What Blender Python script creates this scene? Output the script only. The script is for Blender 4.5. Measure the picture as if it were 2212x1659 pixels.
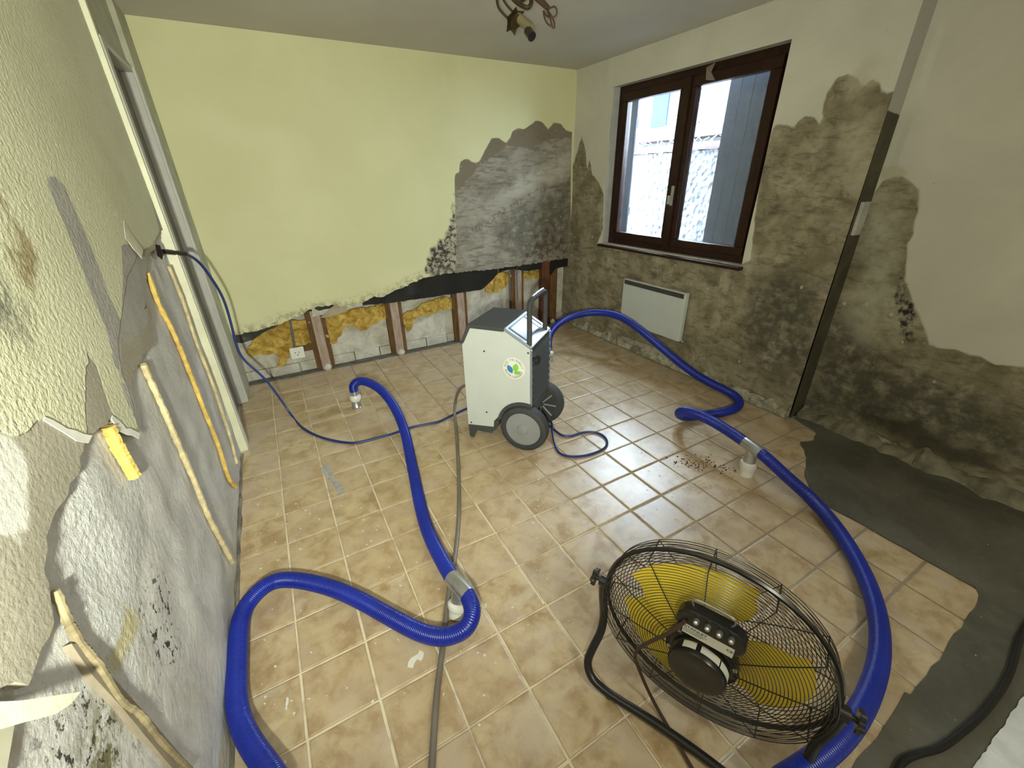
import bpy, bmesh, math, random
import numpy as np
from mathutils import Vector, Matrix, noise as mnoise
from mathutils.geometry import delaunay_2d_cdt

S = 0.225            # one floor tile in metres; layout below is in tile units, z up, floor at 0
rnd = random.Random(7)
for o in list(bpy.data.objects):
    bpy.data.objects.remove(o)
SC = bpy.context.scene
COL = SC.collection

# ------------------------------------------------------------------ camera
cam_d = bpy.data.cameras.new('camera'); cam = bpy.data.objects.new('camera', cam_d); COL.objects.link(cam)
RIGHT = Vector((0.8689939, -0.4944933, -0.0180537)); DOWN = Vector((-0.2333755, -0.3774023, -0.8961603)); FWD = Vector((0.4363318, 0.7829712, -0.4433629))
cam.matrix_world = Matrix((( RIGHT.x, -DOWN.x, -FWD.x, 1.11475*S), (RIGHT.y, -DOWN.y, -FWD.y, -12.03649*S), (RIGHT.z, -DOWN.z, -FWD.z, 6.91544*S), (0, 0, 0, 1)))
cam_d.sensor_width = 36.0; cam_d.lens = 893.65/2212*36; cam_d.clip_start = 0.02; cam_d.clip_end = 200
SC.camera = cam

# ------------------------------------------------------------------ sky, lamp, exposure
W = bpy.data.worlds.new('overcast sky'); SC.world = W; W.use_nodes = True
bg = W.node_tree.nodes['Background']; bg.inputs['Color'].default_value = (0.74, 0.86, 1.0, 1); bg.inputs['Strength'].default_value = 38.0
SC.view_settings.view_transform = 'Standard'; SC.view_settings.look = 'None'
SC.view_settings.gamma = 1.0; SC.view_settings.use_curve_mapping = False
SC.view_settings.exposure = 0.0
def lamp(name, kind, loc, energy, color, **kw):
    d = bpy.data.lights.new(name, kind); d.energy = energy; d.color = color
    for k, v in kw.items(): setattr(d, k, v)
    o = bpy.data.objects.new(name, d); COL.objects.link(o); o.location = Vector(loc)*S
    return o
# hand lamp held beside the camera, shining down the room
l = lamp('hand_lamp', 'SPOT', (0.32, -13.1, 6.6), 300, (0.97, 1.0, 0.83), shadow_soft_size=0.035, spot_size=math.radians(140), spot_blend=1.0)
l.rotation_euler = (Vector((2.2, 5.25, 7.6))-Vector((0.32, -13.1, 6.6))).to_track_quat('-Z', 'Y').to_euler()
# added unseen fill light behind the camera, brightens the side walls
lamp('rear_fill', 'POINT', (4.5, -17.0, 9.8), 52, (0.98, 0.98, 0.84), shadow_soft_size=0.12)

# ------------------------------------------------------------------ node helpers
class M:
    def __init__(self, name, rough=0.6, spec=0.5, metal=0.0):
        self.m = bpy.data.materials.new(name); self.m.use_nodes = True
        self.t = self.m.node_tree; self.n = self.t.nodes; self.b = self.n['Principled BSDF']
        self.b.inputs['Roughness'].default_value = rough; self.b.inputs['Metallic'].default_value = metal
        self.b.inputs['Specular IOR Level'].default_value = spec
        self._co = None
    def lk(self, a, b): self.t.links.new(a, b)
    def setin(self, sock, v):
        if isinstance(v, bpy.types.NodeSocket): self.lk(v, sock)
        elif isinstance(v, (tuple, list)) and len(v) == 3 and sock.type == 'RGBA': sock.default_value = (*v, 1)
        else: sock.default_value = v
    @property
    def co(self):
        if self._co is None: self._co = self.n.new('ShaderNodeTexCoord').outputs['Object']
        return self._co
    def vec(self, scale=(1, 1, 1), rot=(0, 0, 0), loc=(0, 0, 0), src=None):
        k = self.n.new('ShaderNodeMapping'); self.lk(src or self.co, k.inputs['Vector'])
        k.inputs['Scale'].default_value = scale; k.inputs['Rotation'].default_value = rot; self.setin(k.inputs['Location'], loc)
        return k.outputs[0]
    def noise(self, scale, detail=4, rough=0.55, dist=0.0, vec=None):
        k = self.n.new('ShaderNodeTexNoise'); self.lk(vec or self.co, k.inputs['Vector'])
        k.inputs['Scale'].default_value = scale; k.inputs['Detail'].default_value = detail
        k.inputs['Roughness'].default_value = rough; k.inputs['Distortion'].default_value = dist
        return k.outputs['Fac']
    def voro(self, scale, vec=None, feature='F1', out='Distance'):
        k = self.n.new('ShaderNodeTexVoronoi'); k.feature = feature; self.lk(vec or self.co, k.inputs['Vector']); k.inputs['Scale'].default_value = scale
        return k.outputs[out]
    def attr(self, name):
        k = self.n.new('ShaderNodeAttribute'); k.attribute_name = name; return k.outputs['Fac']
    def math(self, op, a, b=0.0, c=0.0):
        k = self.n.new('ShaderNodeMath'); k.operation = op
        self.setin(k.inputs[0], a); self.setin(k.inputs[1], b); self.setin(k.inputs[2], c)
        return k.outputs[0]
    def ramp(self, v, lo, hi, a=0.0, b=1.0):
        k = self.n.new('ShaderNodeMapRange'); k.interpolation_type = 'SMOOTHSTEP'
        self.setin(k.inputs['Value'], v); k.inputs['From Min'].default_value = lo; k.inputs['From Max'].default_value = hi
        k.inputs['To Min'].default_value = a; k.inputs['To Max'].default_value = b
        return k.outputs[0]
    def mix(self, f, a, b, mode='MIX'):
        k = self.n.new('ShaderNodeMix'); k.data_type = 'RGBA'; k.blend_type = mode
        self.setin(k.inputs[0], f); self.setin(k.inputs[6], a); self.setin(k.inputs[7], b)
        return k.outputs[2]
    def mask(self, name, amp=0.06, soft=0.05, nscale=14.0, off=0.0, detail=4):
        v = self.attr(name)
        nn = self.math('MULTIPLY_ADD', self.noise(nscale, detail), 2*amp, off-amp)
        return self.ramp(self.math('ADD', v, nn), -soft, soft)
    def mul(self, *a):
        r = a[0]
        for x in a[1:]: r = self.math('MULTIPLY', r, x)
        return r
    def color(self, c): self.setin(self.b.inputs['Base Color'], c); return self
    def rough(self, c): self.setin(self.b.inputs['Roughness'], c); return self
    def bump(self, h, strength=0.3, dist=0.01):
        k = self.n.new('ShaderNodeBump'); k.inputs['Strength'].default_value = strength; k.inputs['Distance'].default_value = dist
        self.setin(k.inputs['Height'], h); self.lk(k.outputs[0], self.b.inputs['Normal']); return self
    def rand(self):
        return self.n.new('ShaderNodeObjectInfo').outputs['Random']
def plain(name, c, rough=0.5, spec=0.5, metal=0.0, var=0.12, nscale=9.0, bump=0.0, bscale=60, bdist=0.004):
    m = M(name, rough, spec, metal)
    m.color(m.mix(m.ramp(m.noise(nscale), .3, .7), tuple(x*(1-var) for x in c), tuple(min(1, x*(1+var)) for x in c)))
    if bump: m.bump(m.noise(bscale, 5), bump, bdist)
    return m.m

# ------------------------------------------------------------------ geometry helpers (tile units)
def link(name, me, mat=None, parent=None, smooth=False, kind=None, label=None):
    o = bpy.data.objects.new(name, me); COL.objects.link(o)
    if mat is not None:
        for mm in (mat if isinstance(mat, (list, tuple)) else [mat]): me.materials.append(mm)
    if smooth: me.shade_smooth()
    if parent is not None:
        o.parent = parent; o.matrix_parent_inverse = inv(parent)
    if kind: o['kind'] = kind
    if label: o['label'] = label
    return o
def world(o):
    m = Matrix.LocRotScale(o.location, o.rotation_euler, o.scale)
    if o.parent is not None: m = world(o.parent) @ o.matrix_parent_inverse @ m
    return m
def inv(o): return world(o).inverted()
def tag(o, label, cat, group=None):
    o['label'] = label; o['category'] = cat
    if group: o['group'] = group
    return o
def root(name, loc, label, cat, group=None):
    o = bpy.data.objects.new(name, None); COL.objects.link(o); o.location = Vector(loc)*S; o.empty_display_size = 0.1
    return tag(o, label, cat, group)
class MB:
    """collects primitives in tile units into one mesh"""
    def __init__(self): self.v = []; self.f = []; self.mi = []
    def add(self, vs, fs, mi=0):
        n = len(self.v); self.v += [tuple(x) for x in vs]; self.f += [tuple(i+n for i in q) for q in fs]; self.mi += [mi]*len(fs)
    def box(self, lo, hi, mi=0, mat=None):
        x0, y0, z0 = lo; x1, y1, z1 = hi
        vs = [(x0,y0,z0),(x1,y0,z0),(x1,y1,z0),(x0,y1,z0),(x0,y0,z1),(x1,y0,z1),(x1,y1,z1),(x0,y1,z1)]
        if mat is not None: vs = [mat @ Vector(q) for q in vs]
        self.add(vs, [(0,3,2,1),(4,5,6,7),(0,1,5,4),(1,2,6,5),(2,3,7,6),(3,0,4,7)], mi)
    def prism(self, pts, fn, a, b, mi=0):
        """2-D outline extruded between depths a and b; fn(u, v, w) -> point"""
        n = len(pts); vs = [fn(u, v, a) for u, v in pts]+[fn(u, v, b) for u, v in pts]
        self.add(vs, [tuple(range(n-1, -1, -1)), tuple(range(n, 2*n))]+[(i, (i+1) % n, n+(i+1) % n, n+i) for i in range(n)], mi)
    def frame(self, c, axis):
        z = Vector(axis).normalized(); x = z.orthogonal().normalized(); y = z.cross(x); return Vector(c), x, y, z
    def lathe(self, c, axis, prof, seg=20, mi=0, closed=True):
        c, x, y, z = self.frame(c, axis); vs = []; fs = []
        for r, h in prof:
            for k in range(seg):
                t = 2*math.pi*k/seg; vs.append(c+z*h+(x*math.cos(t)+y*math.sin(t))*r)
        for i in range(len(prof)-1):
            for k in range(seg):
                k2 = (k+1) % seg; fs.append((i*seg+k, i*seg+k2, (i+1)*seg+k2, (i+1)*seg+k))
        if closed: fs.append(tuple(range(seg-1, -1, -1))); fs.append(tuple((len(prof)-1)*seg+k for k in range(seg)))
        self.add(vs, fs, mi)
    def cyl(self, a, b, r, seg=14, r2=None, mi=0):
        a = Vector(a); b = Vector(b); h = (b-a).length
        self.lathe(a, b-a, [(r, 0), (r if r2 is None else r2, h)], seg, mi)
    def torus(self, c, x, y, R, r, seg=64, rs=6, mi=0):
        c = Vector(c); x = Vector(x); y = Vector(y); z = x.cross(y); vs = []; fs = []
        for i in range(seg):
            t = 2*math.pi*i/seg; d = x*math.cos(t)+y*math.sin(t)
            for k in range(rs):
                u = 2*math.pi*k/rs; vs.append(c+d*(R+r*math.cos(u))+z*(r*math.sin(u)))
        for i in range(seg):
            for k in range(rs):
                i2 = (i+1) % seg; k2 = (k+1) % rs; fs.append((i*rs+k, i2*rs+k, i2*rs+k2, i*rs+k2))
        self.add(vs, fs, mi)
    def tube(self, pts, r, seg=8, cap=True, rib=0.0, pitch=0.0, sub=6, mi=0, rfun=None):
        P = smooth_path(pts, sub)
        if pitch:
            P = resample(P, pitch/4)
        T = []
        for i in range(len(P)):
            T.append((P[min(i+1, len(P)-1)]-P[max(i-1, 0)]).normalized())
        up = T[0].orthogonal().normalized(); vs = []; fs = []
        for i, (p, t) in enumerate(zip(P, T)):
            up = (up-t*up.dot(t)).normalized(); side = t.cross(up)
            rr = r*(1+rib*(0, .7, 1, .7)[i % 4] if pitch else 1)
            if rfun: rr *= rfun(i/(len(P)-1))
            for k in range(seg):
                a = 2*math.pi*k/seg; vs.append(p+(up*math.cos(a)+side*math.sin(a))*rr)
        for i in range(len(P)-1):
            for k in range(seg):
                k2 = (k+1) % seg; fs.append((i*seg+k, i*seg+k2, (i+1)*seg+k2, (i+1)*seg+k))
        if cap: fs.append(tuple(range(seg-1, -1, -1))); fs.append(tuple((len(P)-1)*seg+k for k in range(seg)))
        self.add(vs, fs, mi)
    def build(self, name, mat=None, parent=None, smooth=False, kind=None, label=None, bevel=0.0):
        me = bpy.data.meshes.new(name)
        me.from_pydata([(x*S, y*S, z*S) for x, y, z in self.v], [], self.f)
        for p, i in zip(me.polygons, self.mi): p.material_index = i
        bm = bmesh.new(); bm.from_mesh(me); bmesh.ops.recalc_face_normals(bm, faces=bm.faces)
        if bevel:
            ed = [e for e in bm.edges if e.calc_face_angle(0) > 0.5]
            bmesh.ops.bevel(bm, geom=ed, offset=bevel*S, segments=2, profile=0.6, affect='EDGES', clamp_overlap=True)
        bm.to_mesh(me); bm.free(); me.update()
        if smooth: me.set_sharp_from_angle(angle=math.radians(38)) if hasattr(me, 'set_sharp_from_angle') else None
        o = link(name, me, mat, parent, False, kind, label)
        if smooth:
            me.polygons.foreach_set('use_smooth', [True]*len(me.polygons))
        return o
def smooth_path(pts, sub):
    P = [Vector(p) for p in pts]
    if len(P) < 3: 
        return [P[0].lerp(P[-1], i/sub) for i in range(sub+1)]
    out = []
    for i in range(len(P)-1):
        p0 = P[max(i-1, 0)]; p1 = P[i]; p2 = P[i+1]; p3 = P[min(i+2, len(P)-1)]
        for k in range(sub):
            t = k/sub
            out.append(0.5*((2*p1)+(-p0+p2)*t+(2*p0-5*p1+4*p2-p3)*t*t+(-p0+3*p1-3*p2+p3)*t**3))
    out.append(P[-1]); return out
def resample(P, step):
    out = [P[0]]; acc = 0.0
    for a, b in zip(P, P[1:]):
        d = (b-a).length
        if d == 0: continue
        t = step-acc
        while t <= d:
            out.append(a.lerp(b, t/d)); t += step
        acc = d-(t-step)
    return out
def relax(pts, it=2):
    P = [Vector(p) for p in pts]
    for _ in range(it):
        Q = [P[0]]+[(P[i-1]+2*P[i]+P[i+1])/4 for i in range(1, len(P)-1)]+[P[-1]]; P = Q
    return P
def sdf(pts, poly):
    """signed distance, positive inside, clamped (tile units)"""
    p = np.asarray(pts, float); a = np.asarray(poly, float); b = np.roll(a, -1, 0)
    d = np.full(len(p), 1e9); ins = np.zeros(len(p), bool)
    for (ax, ay), (bx, by) in zip(a, b):
        ex, ey = bx-ax, by-ay; L2 = ex*ex+ey*ey+1e-12
        t = np.clip(((p[:, 0]-ax)*ex+(p[:, 1]-ay)*ey)/L2, 0, 1)
        d = np.minimum(d, (p[:, 0]-ax-t*ex)**2+(p[:, 1]-ay-t*ey)**2)
        c = (ay > p[:, 1]) != (by > p[:, 1])
        ins ^= c & (p[:, 0] < ax+(p[:, 1]-ay)*ex/(ey if abs(ey) > 1e-9 else 1e-9))
    d = np.sqrt(d); return np.clip(np.where(ins, d, -d), -1.5, 1.5)
def set_attr(me, name, arr):
    a = me.attributes.new(name, 'FLOAT', 'POINT'); a.data.foreach_set('value', np.asarray(arr, np.float32))
def ragged(poly, step=0.12, amp=0.04, seed=0, closed=True):
    r = random.Random(seed); out = []
    P = [Vector(p).to_2d() for p in poly]; Q = P+[P[0]] if closed else P
    for a, b in zip(Q, Q[1:]):
        n = max(1, int((b-a).length/step)); nn = Vector((-(b-a).y, (b-a).x)).normalized() if (b-a).length > 0 else Vector((0, 0))
        for i in range(n):
            p = a.lerp(b, i/n); out.append(p+nn*r.uniform(-amp, amp)*(0 if i == 0 else 1))
    if not closed: out.append(P[-1])
    return out
def sheet(name, poly, fn, mat, step=0.15, thick=0.06, attrs=None, parent=None, bend=None, kind=None, label=None, smooth=True):
    """sheet with an arbitrary outline in (u, v); fn(u, v, w) -> point, w = depth behind the face"""
    P = [Vector(p).to_2d() for p in poly]
    us = [p.x for p in P]; vs_ = [p.y for p in P]
    gx = np.arange(min(us)+step/2, max(us), step); gy = np.arange(min(vs_)+step/2, max(vs_), step)
    g = np.array([(x, y) for x in gx for y in gy]).reshape(-1, 2)
    if len(g):
        g = g[sdf(g, [(p.x, p.y) for p in P]) > step*0.35]
    V2 = P+[Vector(q) for q in g.tolist()]
    n = len(P)
    ov, oe, of, _, _, _ = delaunay_2d_cdt(V2, [], [list(range(n))], 1, 1e-5)
    A = np.array([(v.x, v.y) for v in ov])
    w = np.zeros(len(A)) if bend is None else np.array([bend(u, v) for u, v in A])
    front = [fn(u, v, d) for (u, v), d in zip(A.tolist(), w)]; back = [fn(u, v, d+thick) for (u, v), d in zip(A.tolist(), w)]
    N = len(A); faces = [tuple(f) for f in of]+[tuple(i+N for i in reversed(f)) for f in of]
    cnt = {}
    for f in of:
        for a, b in zip(f, list(f[1:])+[f[0]]):
            cnt[(a, b)] = cnt.get((a, b), 0)+1
    for (a, b) in list(cnt):
        if (b, a) not in cnt: faces.append((b, a, a+N, b+N))
    me = bpy.data.meshes.new(name)
    me.from_pydata([(x*S, y*S, z*S) for x, y, z in front+back], [], faces)
    bm = bmesh.new(); bm.from_mesh(me); bmesh.ops.recalc_face_normals(bm, faces=bm.faces); bm.to_mesh(me); bm.free()
    for k, pl in (attrs or {}).items():
        d = pl(A) if callable(pl) else sdf(A, pl)
        set_attr(me, k, np.concatenate([d, d]))
    return link(name, me, mat, parent, False, kind, label)
def grid_wall(name, sections, mat, attrs, kind='structure', parent=None):
    """sections: (us, vs, fn, hole or None, tags); attrs: name -> {section tag: polygon}"""
    V = []; F = []; UV = []; T = []
    for us, vs, fn, hole, t in sections:
        n0 = len(V); nu, nv = len(us), len(vs)
        for u in us:
            for v in vs: V.append(fn(u, v)); UV.append((u, v)); T.append(t)
        for i in range(nu-1):
            for j in range(nv-1):
                if hole and hole[0]-1e-6 < (us[i]+us[i+1])/2 < hole[1] and hole[2] < (vs[j]+vs[j+1])/2 < hole[3]: continue
                F.append((n0+i*nv+j, n0+(i+1)*nv+j, n0+(i+1)*nv+j+1, n0+i*nv+j+1))
    me = bpy.data.meshes.new(name); me.from_pydata([(x*S, y*S, z*S) for x, y, z in V], [], F)
    UV = np.array(UV); T = np.array(T)
    for k, d in attrs.items():
        a = np.full(len(V), -1.5)
        for t, poly in d.items():
            s = T == t; a[s] = poly if isinstance(poly, (int, float)) else sdf(UV[s], poly)
        set_attr(me, k, a)
    return link(name, me, mat, parent, False, kind)
def lin(a, b, step, extra=()):
    r = list(np.linspace(a, b, max(2, int(abs(b-a)/step)+1)))
    return sorted(set([round(x, 4) for x in r]+[round(x, 4) for x in extra]))
def text_mesh(txt, size, align='CENTER'):
    c = bpy.data.curves.new('t', 'FONT'); c.body = txt; c.size = size; c.align_x = align; c.align_y = 'CENTER'; c.extrude = 0.0; c.offset = size*.012
    o = bpy.data.objects.new('t', c); me = bpy.data.meshes.new_from_object(o)
    vs = [tuple(v.co) for v in me.vertices]; fs = [tuple(p.vertices) for p in me.polygons]
    bpy.data.objects.remove(o); bpy.data.meshes.remove(me); bpy.data.curves.remove(c)
    return vs, fs
# ------------------------------------------------------------------ materials
def mat_tile():
    m = M('floor_tile', 0.28, 1.0)
    r = m.rand(); v = m.n.new('ShaderNodeCombineXYZ'); m.setin(v.inputs[0], m.math('MULTIPLY', r, 37.0)); m.setin(v.inputs[1], m.math('MULTIPLY', r, 91.0))
    co = m.vec(loc=v.outputs[0])
    cloud = m.noise(11, 6, .62, .35, co); fine = m.noise(48, 4, .6, 0, co); big = m.noise(4.5, 3, .5, .5, co)
    c = m.mix(m.ramp(cloud, .32, .68), (.335, .222, .112), (.575, .465, .29))
    c = m.mix(m.math('MULTIPLY', m.ramp(big, .46, .66), .65), c, (.55, .455, .36))
    c = m.mix(m.math('MULTIPLY', m.ramp(fine, .5, .75), .35), c, (.60, .51, .38))
    c = m.mix(m.math('MULTIPLY', m.ramp(r, 0, 1), .35), c, (.45, .33, .205))
    dirt = m.noise(2.2, 4, .6, 0, m.geo_pos())
    c = m.mix(m.math('MULTIPLY', m.ramp(dirt, .45, .8), .35), c, (.36, .25, .15))
    edge = m.ramp(m.attr('edge'), .0, .09)
    c = m.mix(m.math('MULTIPLY', m.math('SUBTRACT', 1, edge), .35), c, (.30, .20, .12))
    spl = m.ramp(m.noise(90, 2, .5, 0, m.geo_pos()), .73, .76)
    c = m.mix(m.math('MULTIPLY', spl, .5), c, (.72, .68, .60))
    m.color(c); m.rough(m.math('ADD', m.ramp(cloud, .2, .8, .27, .40), m.math('MULTIPLY', m.math('SUBTRACT', 1, edge), .4)))
    m.bump(m.math('ADD', m.math('MULTIPLY', cloud, .7), m.math('MULTIPLY', fine, .25)), .14, .006)
    return m.m
def _geo(self):
    return self.n.new('ShaderNodeNewGeometry').outputs['Position']
M.geo_pos = _geo
def mat_floor():
    m = M('grout', .85, .2)
    x = m.n.new('ShaderNodeSeparateXYZ'); m.lk(m.co, x.inputs[0])
    wet = m.ramp(m.math('ADD', m.math('ADD', x.outputs[0], m.math('MULTIPLY', x.outputs[1], .35)), m.math('MULTIPLY', m.noise(2.5), .8)), .9, 1.7)
    c = m.mix(wet, (.72, .64, .48), (.34, .30, .25)); c = m.mix(m.math('MULTIPLY', m.ramp(m.noise(9, 4), .45, .7), .55), c, (.30, .23, .16))
    m.color(c).bump(m.noise(90, 4), .3, .004); return m.m
def mat_cement():
    m = M('fresh_cement', .55, .35)
    n1 = m.noise(3, 5, .6, .6); n2 = m.noise(26, 5)
    c = m.mix(m.ramp(n1, .3, .7), (.070, .066, .050), (.125, .12, .098)); c = m.mix(m.math('MULTIPLY', m.ramp(n2, .5, .8), .3), c, (.19, .18, .15))
    c = m.mix(m.ramp(m.noise(70, 2), .74, .77), c, (.45, .43, .38))
    m.color(c).bump(n2, .25, .006); return m.m
def mat_right():
    m = M('damp_plaster_wall', .8, .25)
    n = m.noise(5, 7, .65, .4); st = m.noise(12, 7, .68, .35, m.vec((1, .8, 2.2), (.6, 0, 0))); fine = m.noise(55, 5, .6); cl = m.noise(1.6, 5, .6, .8)
    paint = m.mix(m.ramp(cl, .3, .7), (.52, .51, .43), (.59, .575, .485))
    paint = m.mix(m.ramp(m.noise(30, 2), .74, .80), paint, (.34, .31, .22))
    damp = m.mix(m.ramp(n, .35, .65), (.185, .160, .098), (.34, .30, .21))
    damp = m.mix(m.mul(m.ramp(st, .45, .68), .7), damp, (.085, .075, .050))
    damp = m.mix(m.mul(m.ramp(m.noise(4.5, 7, .66, .5), .54, .66), .55), damp, (.42, .385, .285))
    damp = m.mix(m.mul(m.ramp(fine, .62, .74), .55), damp, (.075, .070, .052))
    c = m.mix(m.mask('damp', .07, .03, 12), paint, damp)
    for a, k, col in (('dark', .85, (.060, .058, .044)), ('pale', .62, (.42, .39, .28)), ('green', .75, (.40, .41, .30))):
        f = m.mul(m.mask(a, .9, .45, 5, 0), k, m.ramp(m.noise(13, 6, .68, .2), .25, .62))
        c = m.mix(f, c, col)
    c = m.mix(m.mul(m.mask('halo', .03, .05, 10), .6), c, (.42, .39, .24))
    c = m.mix(m.mul(m.mask('mould', .22, .06, 30), m.ramp(m.noise(40, 5, .7), .36, .56)), c, (.030, .022, .020))
    c = m.mix(m.mul(m.mask('wet', .4, .2, 9), .8), c, (.045, .038, .026))
    vd = m.math('ADD', m.voro(7.5, m.vec((1, 1, 1))), m.math('MULTIPLY', m.noise(45, 4, .6), .16))
    ch = m.mul(m.mask('damp', .0, .1, 5, -.1), m.math('SUBTRACT', 1, m.ramp(vd, .155, .175)), m.ramp(m.noise(3.1, 3), .47, .50))
    c = m.mix(m.mul(ch, .85), c, (.46, .44, .36))
    rub = m.mask('rubble', .10, .03, 18)
    c = m.mix(m.mul(rub, m.ramp(m.noise(26, 5, .65), .3, .55)), c, (.38, .36, .29))
    strip = m.mix(m.mask('stripdark', .05, .02, 12), (.40, .385, .345), m.mix(m.ramp(n, .3, .7), (.052, .048, .033), (.095, .082, .050)))
    c = m.mix(m.ramp(m.attr('strip'), .4, .6), c, strip)
    m.color(c)
    h = m.math('ADD', m.math('MULTIPLY', fine, .25), m.math('MULTIPLY', st, .6))
    h = m.math('ADD', m.mul(h, m.ramp(m.attr('damp'), -.05, .1, .25, 1)), m.math('MULTIPLY', rub, 1.2))
    m.bump(h, .55, .02); return m.m
def mat_yellow():
    m = M('yellow_painted_board', .75, .25)
    cl = m.noise(1.5, 4, .5, .5); fine = m.noise(70, 4)
    c = m.mix(m.ramp(cl, .3, .7), (.60, .59, .345), (.655, .645, .395))
    e = m.mix(m.ramp(m.noise(5, 5, .6, .8), .3, .65), (.215, .19, .15), (.32, .295, .245))
    st = m.noise(9, 7, .68, .35, m.vec((.8, 1, 3.4), (0, -.35, 0)))
    e = m.mix(m.mul(m.ramp(st, .47, .66), .7), e, (.10, .09, .06))
    e = m.mix(m.mul(m.ramp(m.noise(7, 7, .68, .35, m.vec((.8, 1, 3.2), (0, -.35, 0), (3, 0, 0))), .52, .68), .6), e, (.38, .36, .30))
    e = m.mix(m.mul(m.mask('band1', .35, .2, 10), m.ramp(st, .30, .58), .9), e, (.42, .395, .325))
    e = m.mix(m.mul(m.mask('band2', .15, .05, 26), m.ramp(m.noise(34, 5, .65), .45, .6), .65), e, (.10, .085, .055))
    e = m.mix(m.mul(m.mask('darkzone', .5, .35, 7), .75, m.ramp(m.noise(12, 5, .65), .25, .6)), e, (.085, .08, .055))
    e = m.mix(m.mul(m.mask('rim', .12, .04, 14), .9), e, (.175, .145, .10))
    e = m.mix(m.mul(m.mask('stain', .2, .1, 9), m.ramp(m.noise(18, 4, .6), .45, .6), .8), e, (.07, .045, .025))
    e = m.mix(m.ramp(m.noise(26, 3, .5, 1.5), .70, .72), e, (.42, .40, .32))
    c = m.mix(m.mask('bare', .04, .02, 12), c, e)
    mo = m.mul(m.mask('mould', .30, .10, 12), m.math('SUBTRACT', 1, m.mask('bare', .0, .02)))
    spot = m.mix(m.ramp(m.noise(24, 5, .65, .6), .42, .58), (.38, .34, .26), (.045, .038, .03))
    c = m.mix(mo, c, spot)
    bot = m.math('SUBTRACT', 1, m.ramp(m.math('ADD', m.attr('bottom'), m.math('MULTIPLY', m.noise(8, 4), .6)), .25, .75))
    c = m.mix(m.mul(bot, m.ramp(m.noise(22, 5, .65), .40, .62), .8), c, (.20, .18, .13))
    m.color(c); m.bump(m.math('ADD', m.math('MULTIPLY', fine, .2), m.mul(m.mask('bare', 0, .02), st)), .4, .008); return m.m
def mat_left_board():
    m = M('papered_board', .8, .25)
    tex = m.noise(75, 5, .6); cl = m.noise(3, 4)
    paper = m.mix(m.ramp(cl, .3, .7), (.56, .55, .385), (.62, .61, .44))
    board = m.mix(m.ramp(m.noise(4, 4), .3, .7), (.30, .275, .215), (.38, .35, .28))
    grey = m.mix(m.ramp(m.noise(14, 4), .3, .7), (.335, .32, .30), (.39, .375, .35))
    pm = m.mask('paper', .035, .012, 16)
    c = m.mix(pm, board, paper)
    c = m.mix(m.mask('white', .10, .03, 10), c, (.62, .61, .55))
    c = m.mix(m.mask('greya', .02, .012, 20), c, grey); c = m.mix(m.mask('greyb', .02, .012, 20), c, grey)
    br = m.mask('brown', .25, .10, 8); c = m.mix(m.mul(br, m.ramp(m.noise(9, 5, .6, .5), .42, .62), .85), c, (.25, .19, .085))
    c = m.mix(m.mul(m.mask('mould', .5, .25, 6), m.ramp(m.noise(20, 5, .65), .34, .62), .9), c, (.10, .098, .09))
    c = m.mix(m.mask('slit', .02, .015, 20), c, (.045, .025, .018))
    m.color(c); m.bump(m.mul(tex, m.ramp(pm, 0, 1, .25, 1)), .75, .012); return m.m
def mat_left_back():
    m = M('glued_plaster_back', .85, .2)
    big = m.noise(6, 6, .6, .6); fine = m.noise(48, 6, .65)
    c = m.mix(m.ramp(big, .32, .68), (.50, .485, .465), (.60, .59, .565))
    rgh = m.mask('rough', .5, .3, 4)
    c = m.mix(m.mul(rgh, m.ramp(fine, .3, .6)), c, (.64, .64, .63))
    c = m.mix(m.mul(m.mask('streak', .15, .06, 9), .75), c, (.50, .43, .20))
    c = m.mix(m.mul(m.mask('black', .7, .3, 5), m.ramp(m.noise(34, 4, .7), .56, .60)), c, (.035, .032, .03))
    c = m.mix(m.mul(m.mask('green', .4, .2, 8), m.ramp(m.noise(22, 5, .7), .42, .56)), c, (.16, .15, .075))
    c = m.mix(m.mul(m.mask('green', .9, .4, 5, .3), m.ramp(m.noise(36, 4, .7), .57, .62)), c, (.05, .05, .04))
    c = m.mix(m.mul(m.ramp(m.noise(2.5, 5, .6, 1), .52, .7), .45), c, (.36, .32, .26))
    m.color(c); m.bump(m.math('ADD', m.mul(fine, m.ramp(rgh, 0, 1, .25, 1)), m.math('MULTIPLY', big, .4)), .8, .02); return m.m
def mat_white_masonry():
    m = M('whitewashed_masonry', .85, .2)
    n = m.noise(7, 6, .6, .8); f = m.noise(40, 5, .65)
    c = m.mix(m.ramp(n, .3, .65), (.40, .38, .31), (.60, .585, .51)); c = m.mix(m.mul(m.ramp(f, .6, .74), .6), c, (.22, .21, .18))
    m.color(c).bump(f, .6, .012); return m.m
def mat_wool():
    m = M('glass_wool', .95, .1)
    n = m.noise(12, 6, .65, 1.0); f = m.noise(80, 4)
    m.color(m.mix(m.ramp(n, .3, .7), (.30, .175, .030), (.62, .44, .115))).bump(m.math('ADD', n, m.math('MULTIPLY', f, .3)), .9, .02); return m.m
def mat_ceiling():
    m = M('ceiling_paint', .9, .1)
    m.color(m.mix(m.ramp(m.noise(1.2, 4), .3, .7), (.50, .475, .42), (.55, .53, .47))).bump(m.noise(120, 3), .25, .003); return m.m
def mat_hose():
    m = M('blue_hose', .30, .5)
    m.color(m.mix(m.ramp(m.noise(4, 3), .3, .7), (.004, .015, .24), (.007, .024, .32))).bump(m.noise(30, 3), .12, .004); return m.m
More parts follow.
